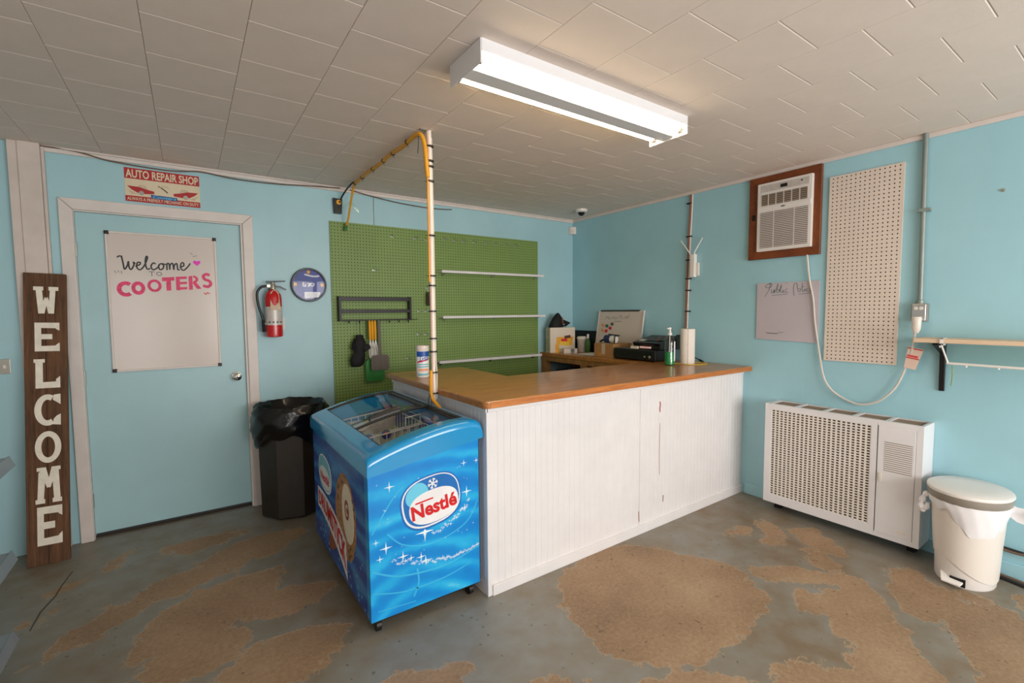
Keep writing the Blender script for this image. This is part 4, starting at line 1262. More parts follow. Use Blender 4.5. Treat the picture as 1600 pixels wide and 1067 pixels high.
# black rack and what hangs from it
RK = thing('wall_rack', 'black metal wall rack with hooks on the green pegboard', 'rack', (-2.26, -0.008, 1.38))
rx0, rx1 = -2.575, -1.955
for z0_, z1_ in ((1.548, 1.580), (1.448, 1.476), (1.384, 1.394)):
    obj('rail', BX(rx0, rx1, -0.062, -0.050 if z0_ > 1.4 else -0.0118, z0_, z1_), 'dark_metal', RK, bevel=0.002, seg=1)
for x in (rx0, rx1 - 0.02):
    obj('side_frame', BX(x, x + 0.02, -0.066, -0.0118, 1.382, 1.584), 'dark_metal', RK, bevel=0.002, seg=1)
for i in range(7):
    x = -2.50 + i * 0.085
    obj('rack_hook', B().tube(smooth_path([(x, -0.055, 1.384), (x, -0.058, 1.370), (x, -0.072, 1.366), (x, -0.080, 1.380)], 3), 0.003, 6), 'dark_metal', RK, smooth=True)
obj('rack_hook', B().tube([(rx1, -0.05, 1.388), (rx1 + 0.045, -0.055, 1.386), (rx1 + 0.055, -0.055, 1.394)], 0.003, 6), 'dark_metal', RK, smooth=True)

UM = thing('folded_umbrella', 'black folded umbrella hanging by its cord from the black rack', 'umbrella', (-2.43, -0.07, 1.005))
ul = []
for k, (z, r, dx) in enumerate(((1.005, 0.030, -0.02), (1.02, 0.046, -0.018), (1.06, 0.058, -0.014), (1.10, 0.052, -0.004), (1.13, 0.040, 0.004), (1.16, 0.056, 0.004), (1.20, 0.052, 0.006), (1.235, 0.038, 0.008), (1.24, 0.030, 0.008), (1.262, 0.030, 0.010), (1.268, 0.020, 0.010))):
    ul.append([(-2.43 + dx + (r * (1 + 0.16 * math.sin(5 * a + k))) * math.cos(a), -0.075 + 0.55 * r * (1 + 0.12 * math.sin(4 * a + k * 2)) * math.sin(a), z) for a in [2 * PI * i / 20 for i in range(20)]])
obj('folded_canopy', B().ring(ul, True, True, True), 'black_matte', UM, smooth=True, angle=60)
obj('strap', B().hexa([(-2.385, -0.10, 1.125), (-2.335, -0.10, 1.155), (-2.335, -0.05, 1.155), (-2.385, -0.05, 1.125)], [(-2.40, -0.10, 1.175), (-2.345, -0.10, 1.185), (-2.345, -0.05, 1.185), (-2.40, -0.05, 1.175)]), 'black_matte', UM, bevel=0.004)
obj('cord', B().tube(smooth_path([(-2.415, -0.074, 1.265), (-2.418, -0.076, 1.32), (-2.415, -0.078, 1.374)]), 0.0025, 6), 'black_cable', UM)

for i, x in enumerate((-2.335, -2.315, -2.290)):
    GL = thing('whisk', ['yellow-topped white whisk tool at the left of the bunch on the black rack', 'yellow-topped white whisk tool in the middle of the bunch on the black rack', 'yellow-topped white whisk tool next to the fly swatter on the black rack'][i], 'whisk', (x, -0.08, 1.37), 'yellow and white whisks on the rack')
    y = -0.076 - 0.007 * (i % 2)
    obj('handle', B().tube([(x, y, 1.386), (x, y, 1.37), (x + 0.001, y, 1.30), (x + 0.002, y, 1.222)], 0.009, 8, rs=[0.005, 0.010, 0.011, 0.009]), 'yellow_plastic', GL, smooth=True)
    for s in (-1, 0, 1):
        obj('loop_wire', B().tube(smooth_path([(x + 0.002, y, 1.225), (x + 0.002 + s * 0.012, y - 0.006, 1.15), (x + 0.004 + s * 0.012, y - 0.006, 1.09), (x + 0.004, y, 1.060)]), 0.0035, 6), 'white_plastic', GL, smooth=True)


def swatter(name, label, x, xo, ztop, zpad, zbot, w, m, y):
    t = thing(name, label, 'fly swatter', (x, y, zbot), 'fly swatters on the rack')
    obj('handle', B().prism([(x - 0.011, y, ztop), (x - 0.013 + xo * 0.7, y, zpad), (x + 0.016 + xo * 0.7, y, zpad), (x + 0.012, y, ztop)], (0, 0.006, 0)), m, t, bevel=0.001, seg=1)
    pd = obj('paddle', B().prism([(x + xo + dx * w, y, zbot + dz * (zpad - zbot)) for dx, dz in ((-0.42, 0), (0.42, 0), (0.5, 0.1), (0.5, 0.85), (0.38, 1.0), (-0.38, 1.0), (-0.5, 0.85), (-0.5, 0.1))], (0, 0.005, 0)), m, t)
    rb = B()
    for i in range(7):
        xx = x + xo + (-0.36 + 0.12 * i) * w
        rb.box(xx - 0.002, xx + 0.002, y - 0.002, y, zbot + 0.012, zpad - 0.012)
    obj('mesh_ribs', rb, m, pd, kind='stuff')


swatter('fly_swatter', 'green fly swatter hanging behind the grey one on the black rack', -2.268, -0.025, 1.384, 1.06, 0.872, 0.155, 'green_swatter', -0.058)
swatter('fly_swatter', 'grey-brown fly swatter hanging from the black rack', -2.262, 0.004, 1.386, 1.095, 0.965, 0.155, 'grey_swatter', -0.092)

# ------------------------------------------------------------------ pole with cables, yellow hose
px, py = -2.428, -1.495
PO = thing('cable_pole', 'slim white pole strapped with cables from ceiling to worktop edge', 'pole', (px, py, 0.93))
obj('pipe', B().tube([(px, py, 0.935), (px, py, H - 0.004)], 0.0125, 14), 'pipe_cream', PO, smooth=True)
obj('side_cable', B().tube(smooth_path([(px - 0.012, py - 0.012, 0.96), (px - 0.012, py - 0.012, 1.6), (px - 0.012, py - 0.012, 2.3), (px - 0.014, py - 0.006, H - 0.01)]), 0.006, 8), 'pink_cable', PO, smooth=True)
obj('side_cable', B().tube(smooth_path([(px + 0.014, py - 0.006, 0.95), (px + 0.018, py - 0.006, 1.10), (px + 0.013, py - 0.006, 1.25), (px + 0.013, py - 0.006, 1.9), (px + 0.013, py, 2.42)]), 0.004, 6), 'white_cable', PO, smooth=True)
for z in (2.37, 2.29, 2.26, 2.18, 1.88, 1.655, 1.60, 1.455, 1.30, 1.225, 1.105, 0.985):
    obj('cable_tie', B().lathe([(0.0225, -0.004), (0.0225, 0.004), (0.017, 0.004), (0.017, -0.004)], (px, py - 0.004, z), 12).tube([(px - 0.02, py - 0.01, z), (px - 0.04, py - 0.012, z - 0.003)], 0.0015, 5), 'black_plastic', PO)
obj('ceiling_bracket', B().box(px - 0.055, px + 0.018, py - 0.009, py + 0.009, H - 0.006, H), 'grey_metal', PO)

YH = thing('yellow_hose', 'yellow hose run along the ceiling, down the pole and off the worktop edge', 'hose', (-2.48, -0.9, H))
obj('hose', B().tube(smooth_path([(-2.447, py - 0.014, 2.20), (-2.452, py - 0.014, 2.25), (-2.462, py - 0.010, 2.38), (-2.480, py + 0.01, 2.432), (-2.488, -1.40, 2.436), (-2.486, -1.25, 2.430), (-2.490, -1.05, 2.438), (-2.486, -0.85, 2.432), (-2.490, -0.60, 2.438), (-2.486, -0.35, 2.436), (-2.484, -0.27, 2.436)]), 0.0125, 10), 'yellow_hose', YH, smooth=True)
obj('hose_run', B().tube(smooth_path([(-2.447, py - 0.012, 2.21), (-2.446, py - 0.010, 1.9), (-2.447, py - 0.012, 1.62)]), 0.006, 8), 'yellow_hose', YH, smooth=True)
obj('hose_end', B().tube(smooth_path([(-2.452, py - 0.020, 1.12), (-2.456, py - 0.022, 1.02), (-2.452, py - 0.026, 0.965), (-2.440, py - 0.050, 0.935), (-2.425, py - 0.085, 0.905)]), 0.010, 8), 'yellow_hose', YH, smooth=True)
for y in (-1.33, -1.1, -0.93, -0.72, -0.48, -0.30):
    obj('hose_tie', B().lathe([(0.015, -0.004), (0.015, 0.004)], (-2.488, y, 2.434), 12, axis='y').tube([(-2.488, y, 2.420), (-2.484, y, 2.405)], 0.0015, 5), 'black_plastic', YH)
obj('loose_tie', B().tube([(-2.478, -1.47, 2.45), (-2.482, -1.47, 2.38), (-2.487, -1.47, 2.33)], 0.002, 5), 'black_plastic', YH)
obj('hanging_tail', B().tube(smooth_path([(-2.484, -0.27, 2.437), (-2.482, -0.22, 2.40), (-2.484, -0.15, 2.30), (-2.488, -0.09, 2.20), (-2.492, -0.05, 2.15)]), 0.008, 8), 'yellow_hose', YH, smooth=True)
obj('tail_tip', B().tube([(-2.492, -0.052, 2.16), (-2.500, -0.036, 2.115)], 0.012, 8), 'green_plastic', YH, smooth=True)
obj('loop_tie', B().tube(smooth_path([(-2.45, py - 0.02, 0.99), (-2.475, py - 0.03, 0.96), (-2.47, py - 0.03, 0.90), (-2.455, py - 0.025, 0.93), (-2.45, py - 0.02, 0.99)]), 0.003, 6), 'black_cable', YH)
HG = thing('clear_hanger', 'clear plastic hanger wing hung on the yellow hose tail', 'hanger', (-2.485, -0.155, 2.30))
obj('wing', B().prism([(-2.485, -0.16, 2.335), (-2.545, -0.15, 2.275), (-2.540, -0.15, 2.262), (-2.485, -0.16, 2.310)], (0, 0.004, 0)), 'clear_plastic', HG)
obj('wing', B().prism([(-2.485, -0.16, 2.335), (-2.485, -0.16, 2.310), (-2.425, -0.15, 2.245), (-2.415, -0.15, 2.255)], (0, 0.004, 0)), 'clear_plastic', HG)

CBL = tag(obj('wall_cable', B().tube(smooth_path([(-4.28, -0.03, 2.452), (-4.10, -0.024, 2.450), (-3.95, -0.02, 2.422), (-3.75, -0.012, 2.412), (-3.60, -0.010, 2.414), (-3.46, -0.02, 2.430), (-3.25, -0.024, 2.412), (-3.0, -0.022, 2.416), (-2.75, -0.024, 2.436), (-2.53, -0.034, 2.448)]), 0.0045, 8), 'brown_cable', smooth=True), 'thin brown cable sagging along the top of the back wall over the door', 'cable')
tag(obj('wall_cable', B().tube(smooth_path([(-2.45, -0.036, 2.445), (-2.3, -0.024, 2.425), (-2.05, -0.02, 2.398), (-1.78, -0.02, 2.386), (-1.6, -0.02, 2.392), (-1.52, -0.02, 2.40)]), 0.0045, 8), 'brown_cable', smooth=True), 'thin brown cable along the top of the back wall above the pegboard', 'cable')

# ------------------------------------------------------------------ wipes canister on the wing
LX, LY, LZ = -2.285, -1.02, 1.013
LW = thing('wipes_canister', 'white and blue disinfecting wipes canister on the worktop by the pole', 'canister', (LX, LY, LZ))
obj('tub', B().lathe([(0.040, 0), (0.0425, 0.004), (0.0425, 0.178), (0.040, 0.182)], (LX, LY, LZ), 28), 'wipe_white', LW, smooth=True)
obj('lid', B().lathe([(0.0435, 0.180), (0.0445, 0.185), (0.0445, 0.205), (0.040, 0.214), (0.0, 0.216)], (LX, LY, LZ), 28), 'trim_white', LW, smooth=True)


def band(z0, z1, a0, a1, r, m, name, n=14, zf=None):
    b = B()
    lo = []; hi = []
    for i in range(n + 1):
        a = a0 + (a1 - a0) * i / n; d = zf(i / n) if zf else 0
        lo.append((LX + r * math.cos(a), LY + r * math.sin(a), LZ + z0 + d)); hi.append((LX + r * math.cos(a), LY + r * math.sin(a), LZ + z1 + d))
    b.ring([lo, hi], False)
    return obj(name, b, m, LW, smooth=True)


A0 = math.radians(-175); A1 = math.radians(0)
band(0.140, 0.176, A0, A1, 0.0431, 'wipe_blue', 'label_band')
band(0.100, 0.138, math.radians(-165), math.radians(-45), 0.0432, 'wipe_white', 'label_oval')
band(0.098, 0.108, math.radians(-165), math.radians(-45), 0.0434, 'logo_red', 'label_swoosh', zf=lambda u: 0.02 * u)
band(0.084, 0.092, math.radians(-160), math.radians(-50), 0.0431, 'wipe_aqua', 'label_line')
band(0.068, 0.076, math.radians(-160), math.radians(-50), 0.0431, 'wipe_aqua', 'label_line')
band(0.044, 0.060, math.radians(-150), math.radians(-60), 0.0431, 'wipe_peach', 'label_line')
band(0.014, 0.026, math.radians(-160), math.radians(-60), 0.0431, 'wipe_aqua', 'label_line')
# brand lettering wrapped round the tub
lt = B(); PL = Plane((0, 0, 0), (1, 0, 0), (0, 0, 1)); tmp = B()
PL.text(tmp, 'Lysol', 0, 0, 0.045, 0.070, 0.001, 0.0, shear=0.25)
am = math.radians(-140)
lt.add([(LX + 0.0438 * math.cos(am + v[0] / 0.0435), LY + 0.0438 * math.sin(am + v[0] / 0.0435), LZ + 0.112 + v[2] + 0.1 * v[0]) for v in tmp.v], tmp.f)
obj('brand_lettering', lt, 'wipe_blue', LW)

# ------------------------------------------------------------------ air conditioner in a wooden frame
AC = thing('air_conditioner', 'white through-wall air conditioner in a brown wooden frame high on the right wall', 'air conditioner', (0, -2.265, 1.825))
fy_a, fy_b, fz_a, fz_b, fw_ = -2.016, -2.508, 1.826, 2.430, 0.070
R0 = RIGHT(0, 0, -0.026)
for pts in ([(-fy_a, fz_a), (-fy_b, fz_a), (-fy_b - fw_, fz_a + fw_ * 0.9), (-fy_a + fw_, fz_a + fw_ * 0.9)], [(-fy_a, fz_b), (-fy_a + fw_, fz_b - fw_), (-fy_b - fw_, fz_b - fw_), (-fy_b, fz_b)],
            [(-fy_a, fz_a), (-fy_a + fw_, fz_a + fw_ * 0.9), (-fy_a + fw_, fz_b - fw_), (-fy_a, fz_b)], [(-fy_b, fz_a), (-fy_b, fz_b), (-fy_b - fw_, fz_b - fw_), (-fy_b - fw_, fz_a + fw_ * 0.9)]):
    b = B(); R0.poly(b, pts, 0.0, 0.025)
    obj('frame_board', b, 'frame_wood', AC, bevel=0.002, seg=1)
ua, ub, va, vb = 2.088, 2.462, 1.880, 2.376       # unit: along -y, z
obj('case', BX(-0.048, -0.001, -ub, -ua, va, vb), 'white_plastic', AC, bevel=0.006)
R1 = RIGHT(0, 0, -0.048)
cp = B(); R1.rect(cp, ua + 0.030, ub - 0.020, 2.310, 2.358, 0.003, 0.003)
cpo = obj('control_panel', cp, 'silver_label', AC)
obj('display', R1.rect(B(), 2.255, 2.300, 2.322, 2.345, 0.006, 0.003), 'black_plastic', cpo)
obj('indicator', R1.ell(B(), 2.395, 2.342, 0.006, 0.005, 0.004, 0.001), 'dark_metal', cpo)
# upper vents
uw = (ub - ua - 0.055) / 6
for i in range(6):
    a = ua + 0.030 + i * uw
    vo_ = obj('vent', R1.rect(B(), a + 0.003, a + uw - 0.006, 2.212, 2.292, 0.0008, 0.0006), 'vent_dark', AC)
    sl = B()
    for j in range(6):
        R1.rect(sl, a + 0.003, a + uw - 0.006, 2.216 + j * 0.0135, 2.222 + j * 0.0135, 0.005, 0.004)
    obj('louvres', sl, 'vent_tan', vo_, kind='stuff')
obj('divider_band', R1.rect(B(), ua + 0.006, ub - 0.006, 2.170, 2.204, 0.006, 0.006), 'white_plastic', AC, bevel=0.002, seg=1)
obj('badge', R1.ell(B(), 2.275, 2.188, 0.016, 0.005, 0.007, 0.001), 'marker_grey', AC)
for a, b_ in ((ua + 0.026, ua + 0.118), (ua + 0.126, ua + 0.258), (ua + 0.266, ub - 0.022)):
    go = obj('intake_grille', R1.rect(B(), a, b_, 1.905, 2.162, 0.0008, 0.0006), 'vent_dark', AC)
    sl = B()
    for j in range(20):
        z = 1.909 + j * 0.0127
        R1.rect(sl, a, b_, z, z + 0.0066, 0.005, 0.004)
    obj('louvres', sl, 'trim_white', go, kind='stuff')
obj('latch', BX(-0.036, -0.026, -2.062, -2.045, 2.12, 2.16), 'black_plastic', AC)

cd_pts = [(-0.02, -2.430, 1.830), (-0.018, -2.440, 1.73), (-0.016, -2.451, 1.641), (-0.02, -2.478, 1.52), (-0.02, -2.492, 1.374), (-0.02, -2.512, 1.242), (-0.022, -2.538, 1.09), (-0.03, -2.564, 0.985), (-0.03, -2.600, 0.920), (-0.03, -2.643, 0.881), (-0.03, -2.705, 0.848), (-0.03, -2.772, 0.832), (-0.03, -2.845, 0.850), (-0.03, -2.905, 0.897), (-0.03, -2.955, 0.965), (-0.03, -2.985, 1.040), (-0.03, -3.005, 1.11), (-0.04, -3.025, 1.18), (-0.05, -3.038, 1.25), (-0.055, -3.044, 1.31)]
AP = thing('power_cord', 'white power cord looping from the air conditioner to the wall outlet', 'cord', (-0.03, -2.77, 0.83))
obj('cord', B().tube(smooth_path(cd_pts, 5), 0.0065, 8), 'white_cable', AP, smooth=True)
obj('plug', B().lathe([(0.012, 1.305), (0.022, 1.33), (0.024, 1.392), (0.020, 1.40)], (-0.055, -3.048, 0), 16, sx=0.8), 'cream_plastic', AP, smooth=True)
PT = RIGHT(0, 0, -0.045)
tgb = B(); PT.poly(tgb, [(3.013, 1.222), (3.085, 1.207), (3.051, 1.085), (2.996, 1.096)], 0.0, 0.0015)
tgo = obj('warning_tag', tgb, 'paper_tag', AP)
for q in ((0.02, 0.0), (0.48, 0.0)):
    f0 = q[0]
    obj('tag_line', PT.stroke(B(), [(3.012 - 0.016 * f0, 1.218 - 0.124 * f0), (3.083 - 0.034 * f0, 1.204 - 0.120 * f0)], 0.006, 0.001), 'logo_red', tgo)
obj('tag_line', PT.stroke(B(), [(3.01, 1.17), (3.06, 1.16)], 0.012, 0.0008), 'marker_red', tgo)

# ------------------------------------------------------------------ public notice board
NB = thing('notice_board', 'pale board with handwritten Public Notice on the right wall under the air conditioner', 'notice board', (0, -2.3, 1.22))
obj('sheet', B().prism([(-0.010, -2.084, 1.228), (-0.010, -2.512, 1.214), (-0.010, -2.510, 1.646), (-0.010, -2.084, 1.648)], (0.009, 0, 0)), 'notice_board', NB)
PN = RIGHT(0, 0, -0.010)
hand = [[(0.0, 0.0), (0.35, 0.55), (0.45, 1.0), (0.2, 0.95), (0.05, 0.75), (0.4, 0.7), (0.6, 0.9), (0.5, 1.05), (0.35, 0.95)], [(0.55, 0.55), (0.55, 0.3), (0.7, 0.3), (0.78, 0.55), (0.8, 0.3), (0.95, 0.6), (1.1, 1.0), (1.0, 0.5), (1.02, 0.3), (1.18, 0.35), (1.15, 0.55), (1.05, 0.5)], [(1.2, 0.35), (1.35, 0.9), (1.3, 0.4), (1.42, 0.3), (1.5, 0.5), (1.5, 0.3), (1.62, 0.35)], [(1.85, 0.55), (1.7, 0.5), (1.7, 0.3), (1.9, 0.32)], [(0.6, 0.1), (1.2, 0.12), (1.85, 0.18)],
        [(2.35, 0.0), (2.3, 0.6), (2.4, 0.95), (2.55, 0.9), (2.6, 0.5)], [(2.7, 0.55), (2.62, 0.4), (2.75, 0.3), (2.85, 0.5), (2.72, 0.55)], [(2.95, 0.95), (2.95, 0.4), (3.05, 0.3), (3.15, 0.5), (3.2, 0.32)], [(2.85, 0.65), (3.1, 0.68)], [(3.45, 0.55), (3.3, 0.5), (3.3, 0.32), (3.5, 0.35), (3.55, 0.55), (3.62, 0.45), (3.55, 0.3), (3.75, 0.35)], [(2.7, 0.12), (3.2, 0.16), (3.7, 0.2)]]
script_word(hand, 2.142, 1.545, 0.088, 0.095, 0.0028, 'marker_green', NB, 'ink_stroke', PN)
script_word([[(0, 0), (0.06, -0.004), (0.13, 0.006)], [(0.01, -0.006), (0.09, -0.008)]], 2.155, 1.278, 1, 1, 0.003, 'marker_grey', NB, 'ink_stroke', PN)
obj('pin', B().lathe([(0.003, 0), (0.003, 0.003)], (-0.0105, -2.30, 1.640), 8, axis='x'), 'grey_metal', NB)

# ------------------------------------------------------------------ conduit and outlet
CN = thing('conduit', 'grey metal conduit running down the right wall to an outlet box', 'conduit', (-0.02, -3.045, 1.37))
obj('pipe', B().tube([(-0.018, -3.042, H - 0.002), (-0.018, -3.052, 1.475)], 0.0135, 12), 'conduit_paint', CN, smooth=True)
obj('strap', BX(-0.034, -0.001, -3.082, -3.022, 2.012, 2.030), 'conduit_paint', CN, bevel=0.003)
obj('connector', B().lathe([(0.018, 1.472), (0.020, 1.478), (0.020, 1.496), (0.016, 1.50)], (-0.020, -3.052, 0), 12), 'conduit_paint', CN, smooth=True)
ob_ = obj('outlet_box', BX(-0.042, -0.001, -3.092, -3.016, 1.372, 1.478), 'grey_metal', CN, bevel=0.006)
obj('cover_plate', BX(-0.046, -0.0425, -3.085, -3.022, 1.378, 1.472), 'pale_metal', ob_, bevel=0.002, seg=1)
for y in (-3.040, -3.064):
    obj('socket', B().lathe([(0.010, 0), (0.009, 0.004)], (-0.046, y, 1.450), 14, axis='x'), 'cream_plastic', ob_)

# ------------------------------------------------------------------ wall shelf at the right edge
SH = thing('wall_shelf', 'pale wooden shelf on a dark bracket at the right edge of the right wall', 'shelf', (-0.1, -3.6, 1.26))
obj('board', BX(-0.200, -0.002, -4.15, -3.074, 1.258, 1.281), 'shelf_pine', SH, bevel=0.002, seg=1)
for y in (-3.152, -4.05):
    bk = obj('bracket', B().prism([(-0.003, y, 0.972), (-0.003, y, 1.2575), (-0.180, y, 1.2575), (-0.180, y, 1.246), (-0.030, y, 1.19), (-0.016, y, 0.972)], (0, -0.024, 0)), 'dark_metal', SH, bevel=0.001, seg=1)
WR = thing('hanging_rail', 'white wire rail with a clear panel hung under the wooden wall shelf', 'rail', (-0.20, -3.6, 1.15))
obj('clip', B().box(-0.206, -0.12, -3.203, -3.188, 1.282, 1.286).box(-0.206, -0.2015, -3.203, -3.188, 1.235, 1.286).box(-0.206, -0.15, -3.203, -3.188, 1.246, 1.2565), 'white_plastic', WR)
obj('side_wire', B().tube([(-0.204, -3.196, 1.25), (-0.205, -3.212, 1.20), (-0.206, -3.228, 1.150)], 0.004, 8), 'white_plastic', WR, smooth=True)
obj('front_rail', B().tube([(-0.206, -3.222, 1.152), (-0.206, -4.1, 1.142)], 0.0065, 8), 'white_plastic', WR, smooth=True)
obj('clear_panel', BX(-0.2055, -0.2045, -4.1, -3.222, 1.152, 1.25), 'clear_plastic', WR)
for y in (-3.30, -3.42):
    obj('rail_hook', B().tube([(-0.206, y, 1.146), (-0.206, y, 1.136)], 0.004, 6), 'white_plastic', WR)
tag(obj('hanging_string', B().tube(smooth_path([(-0.206, -3.245, 1.140), (-0.206, -3.247, 1.08), (-0.206, -3.243, 1.03)]), 0.0022, 6), 'peg_green', smooth=True), 'thin green string hanging from the white rail under the shelf', 'string')
tag(obj('wall_nail', B().lathe([(0.009, 0.0), (0.009, 0.003), (0.004, 0.004), (0.004, 0.012)], (0, -3.365, 2.071), 10, axis='x'), 'grey_metal'), 'small nail in the right wall near the top right', 'nail')

# ------------------------------------------------------------------ router and cable on the right wall
RC = thing('riser_cable', 'bundle of reddish and white cables taped down the right wall to the worktop', 'cable', (-0.02, -1.48, 1.3))
obj('strand', B().tube(smooth_path([(-0.012, -1.500, H - 0.03), (-0.014, -1.500, 2.30), (-0.012, -1.488, 2.10), (-0.012, -1.484, 1.9), (-0.014, -1.478, 1.7), (-0.014, -1.474, 1.45), (-0.02, -1.470, 1.06)]), 0.008, 8), 'rust_cable', RC, smooth=True)
obj('strand', B().tube(smooth_path([(-0.012, -1.517, H - 0.03), (-0.014, -1.516, 2.30), (-0.012, -1.504, 2.10), (-0.012, -1.500, 1.9), (-0.014, -1.496, 1.7), (-0.014, -1.490, 1.45), (-0.02, -1.488, 1.06)]), 0.007, 8), 'white_cable', RC, smooth=True)
for z in (2.36, 2.08, 1.88, 1.72, 1.62, 1.44):
    obj('clip', BX(-0.024, -0.002, -1.514, -1.468, z - 0.005, z + 0.005), 'dark_metal', RC)
RO = thing('wifi_router', 'slim white router with two raised antennas on the right wall above the paper towels', 'router', (-0.02, -1.53, 1.73))
obj('body', BX(-0.045, -0.003, -1.566, -1.520, 1.728, 1.925), 'white_plastic', RO, bevel=0.008)
obj('rear_plate', BX(-0.020, -0.002, -1.590, -1.567, 1.74, 1.85), 'cream_plastic', RO, bevel=0.003)
for y0_, y1_ in ((-1.520, -1.425), (-1.550, -1.632)):
    obj('antenna', B().tube([(-0.034, y0_ - 0.006, 1.915), (-0.034, y0_ + (y1_ - y0_) * 0.15, 1.945), (-0.034, y1_, 2.050)], 0.005, 8), 'white_plastic', RO, smooth=True)

# ------------------------------------------------------------------ corner sensor and dome camera
MS = thing('motion_sensor', 'small cream motion sensor in the ceiling corner', 'sensor', (-0.03, -0.03, 2.30))
obj('housing', B().prism([(-0.062, -0.002, 2.295), (-0.062, -0.002, 2.372), (-0.058, -0.020, 2.378), (-0.020, -0.058, 2.378), (-0.002, -0.062, 2.372), (-0.002, -0.062, 2.295)][::1], (0, 0, 0.0001)) if False else
    B().ring([[(-0.062, -0.002, z), (-0.056, -0.030, z), (-0.030, -0.056, z), (-0.002, -0.062, z), (-0.002, -0.002, z)] for z in (2.300, 2.378)], True, True, True), 'cream_plastic', MS, bevel=0.004)
obj('lens_window', B().hexa([(-0.056, -0.036, 2.315), (-0.036, -0.056, 2.315), (-0.030, -0.050, 2.315), (-0.050, -0.030, 2.315)], [(-0.056, -0.036, 2.340), (-0.036, -0.056, 2.340), (-0.030, -0.050, 2.340), (-0.050, -0.030, 2.340)]), 'trim_white', MS)
DC = thing('dome_camera', 'white dome security camera on the ceiling in the corner', 'security camera', (-0.30, -0.46, H))
obj('base', B().lathe([(0.060, 0.0), (0.060, -0.012), (0.052, -0.024), (0.040, -0.028)], (-0.30, -0.46, H), 28), 'white_plastic', DC, smooth=True)
obj('dome', B().lathe([(0.036, -0.026), (0.032, -0.042), (0.022, -0.054), (0.008, -0.060), (0.001, -0.0605)], (-0.30, -0.46, H), 24), 'black_plastic', DC, smooth=True)

# ------------------------------------------------------------------ wall furnace
HT = thing('wall_heater', 'large white wall heater with perforated front grille on the right wall', 'heater', (-0.1, -2.7, 0.04))
hy0, hy1, hz0, hz1, hx = -2.262, -3.140, 0.070, 0.782, -0.195
gy0, gy1, gz0, gz1 = -2.305, -2.895, 0.132, 0.742
RH = RIGHT(0, 0, hx)
b = B()
b.box(hx, -0.002, hy0 - 0.012, hy0, hz0, hz1); b.box(hx, -0.002, hy1, hy1 + 0.02, hz0, hz1); b.box(hx, -0.002, hy1 + 0.02, hy0 - 0.012, hz0, hz0 + 0.012); b.box(-0.012, -0.002, hy1 + 0.02, hy0 - 0.012, hz0 + 0.012, hz1 - 0.012)
obj('case', b, 'white_metal', HT)
b = B()
for a in ((hy0 - 0.012, gy0, hz0 + 0.012, hz1 - 0.012), (gy1, -2.925, hz0 + 0.012, hz1 - 0.012), (gy0, gy1, hz0 + 0.012, gz0), (gy0, gy1, gz1, hz1 - 0.012)):
    b.box(hx, hx + 0.012, a[1], a[0], a[2], a[3])
obj('front_frame', b, 'white_metal', HT)
gr = obj('grille', BX(hx + 0.03, hx + 0.034, gy1, gy0, gz0, gz1), 'vent_dark', HT)
gb = B()
NC, NR = 22, 36
for i in range(NC + 1):
    y = gy0 + (gy1 - gy0) * i / NC
    gb.box(hx + 0.003, hx + 0.007, y - 0.0055, y + 0.0055, gz0, gz1)
for j in range(NR + 1):
    z = gz0 + (gz1 - gz0) * j / NR
    gb.box(hx + 0.0035, hx + 0.0065, gy1, gy0, z - 0.0038, z + 0.0038)
obj('grille_bars', gb, 'cream_plastic', gr, kind='stuff')
do = obj('access_door', BX(hx - 0.002, hx + 0.010, -3.108, -2.930, 0.100, 0.752), 'white_metal', HT, bevel=0.003)
RD = RIGHT(0, 0, hx - 0.002)
sl = B()
for j in range(15):
    z = 0.484 + j * 0.0122
    RD.rect(sl, 2.962, 3.096, z, z + 0.005, 0.0006, 0.0006)
obj('vent_slots', sl, 'vent_tan', do, kind='stuff')
obj('door_latch', BX(hx - 0.014, hx - 0.002, -2.958, -2.942, 0.415, 0.468), 'cream_plastic', do, bevel=0.004)
obj('badge', RD.rect(B(), 3.035, 3.082, 0.128, 0.142, 0.001, 0.001), 'cream_plastic', do)
obj('end_frame', BX(hx, hx + 0.012, hy1 + 0.02, -3.110, hz0 + 0.012, hz1 - 0.012), 'white_metal', HT)
obj('end_frame', B().box(hx, hx + 0.012, -3.110, -2.926, hz0 + 0.012, 0.100).box(hx, hx + 0.012, -3.110, -2.926, 0.752, hz1 - 0.012), 'white_metal', HT)
tn = 5; tw = (hy0 - hy1 - 0.03) / tn
b = B().box(hx, hx + 0.022, hy1 + 0.02, hy0 - 0.012, hz1 - 0.012, hz1).box(-0.022, -0.012, hy1 + 0.02, hy0 - 0.012, hz1 - 0.012, hz1)
for i in range(tn + 1):
    y = hy0 - 0.013 - i * tw
    b.box(hx + 0.022, -0.022, max(y - 0.022, hy1 + 0.02), y, hz1 - 0.012, hz1)
obj('top_frame', b, 'white_metal', HT)
for i in range(tn):
    y = hy0 - 0.013 - i * tw - 0.022
    vg = obj('top_vent', BX(hx + 0.022, -0.022, y - tw + 0.022, y, hz1 - 0.030, hz1 - 0.026), 'vent_dark', HT)
    sl = B()
    for j in range(9):
        x = hx + 0.030 + j * 0.016
        sl.box(x, x + 0.004, y - tw + 0.022, y, hz1 - 0.022, hz1 - 0.006)
    obj('vent_fins', sl, 'vent_tan', vg, kind='stuff')
for y in (hy0 - 0.05, hy1 + 0.06):
    obj('foot', BX(-0.09, -0.02, y - 0.02, y + 0.02, 0.0, hz0), 'dark_metal', HT)

# ------------------------------------------------------------------ white pedal bin
wx, wy_ = -0.205, -3.338
PBN = thing('pedal_bin', 'white oval pedal bin with a plastic bag beside the wall heater', 'waste bin', (wx, wy_, 0))


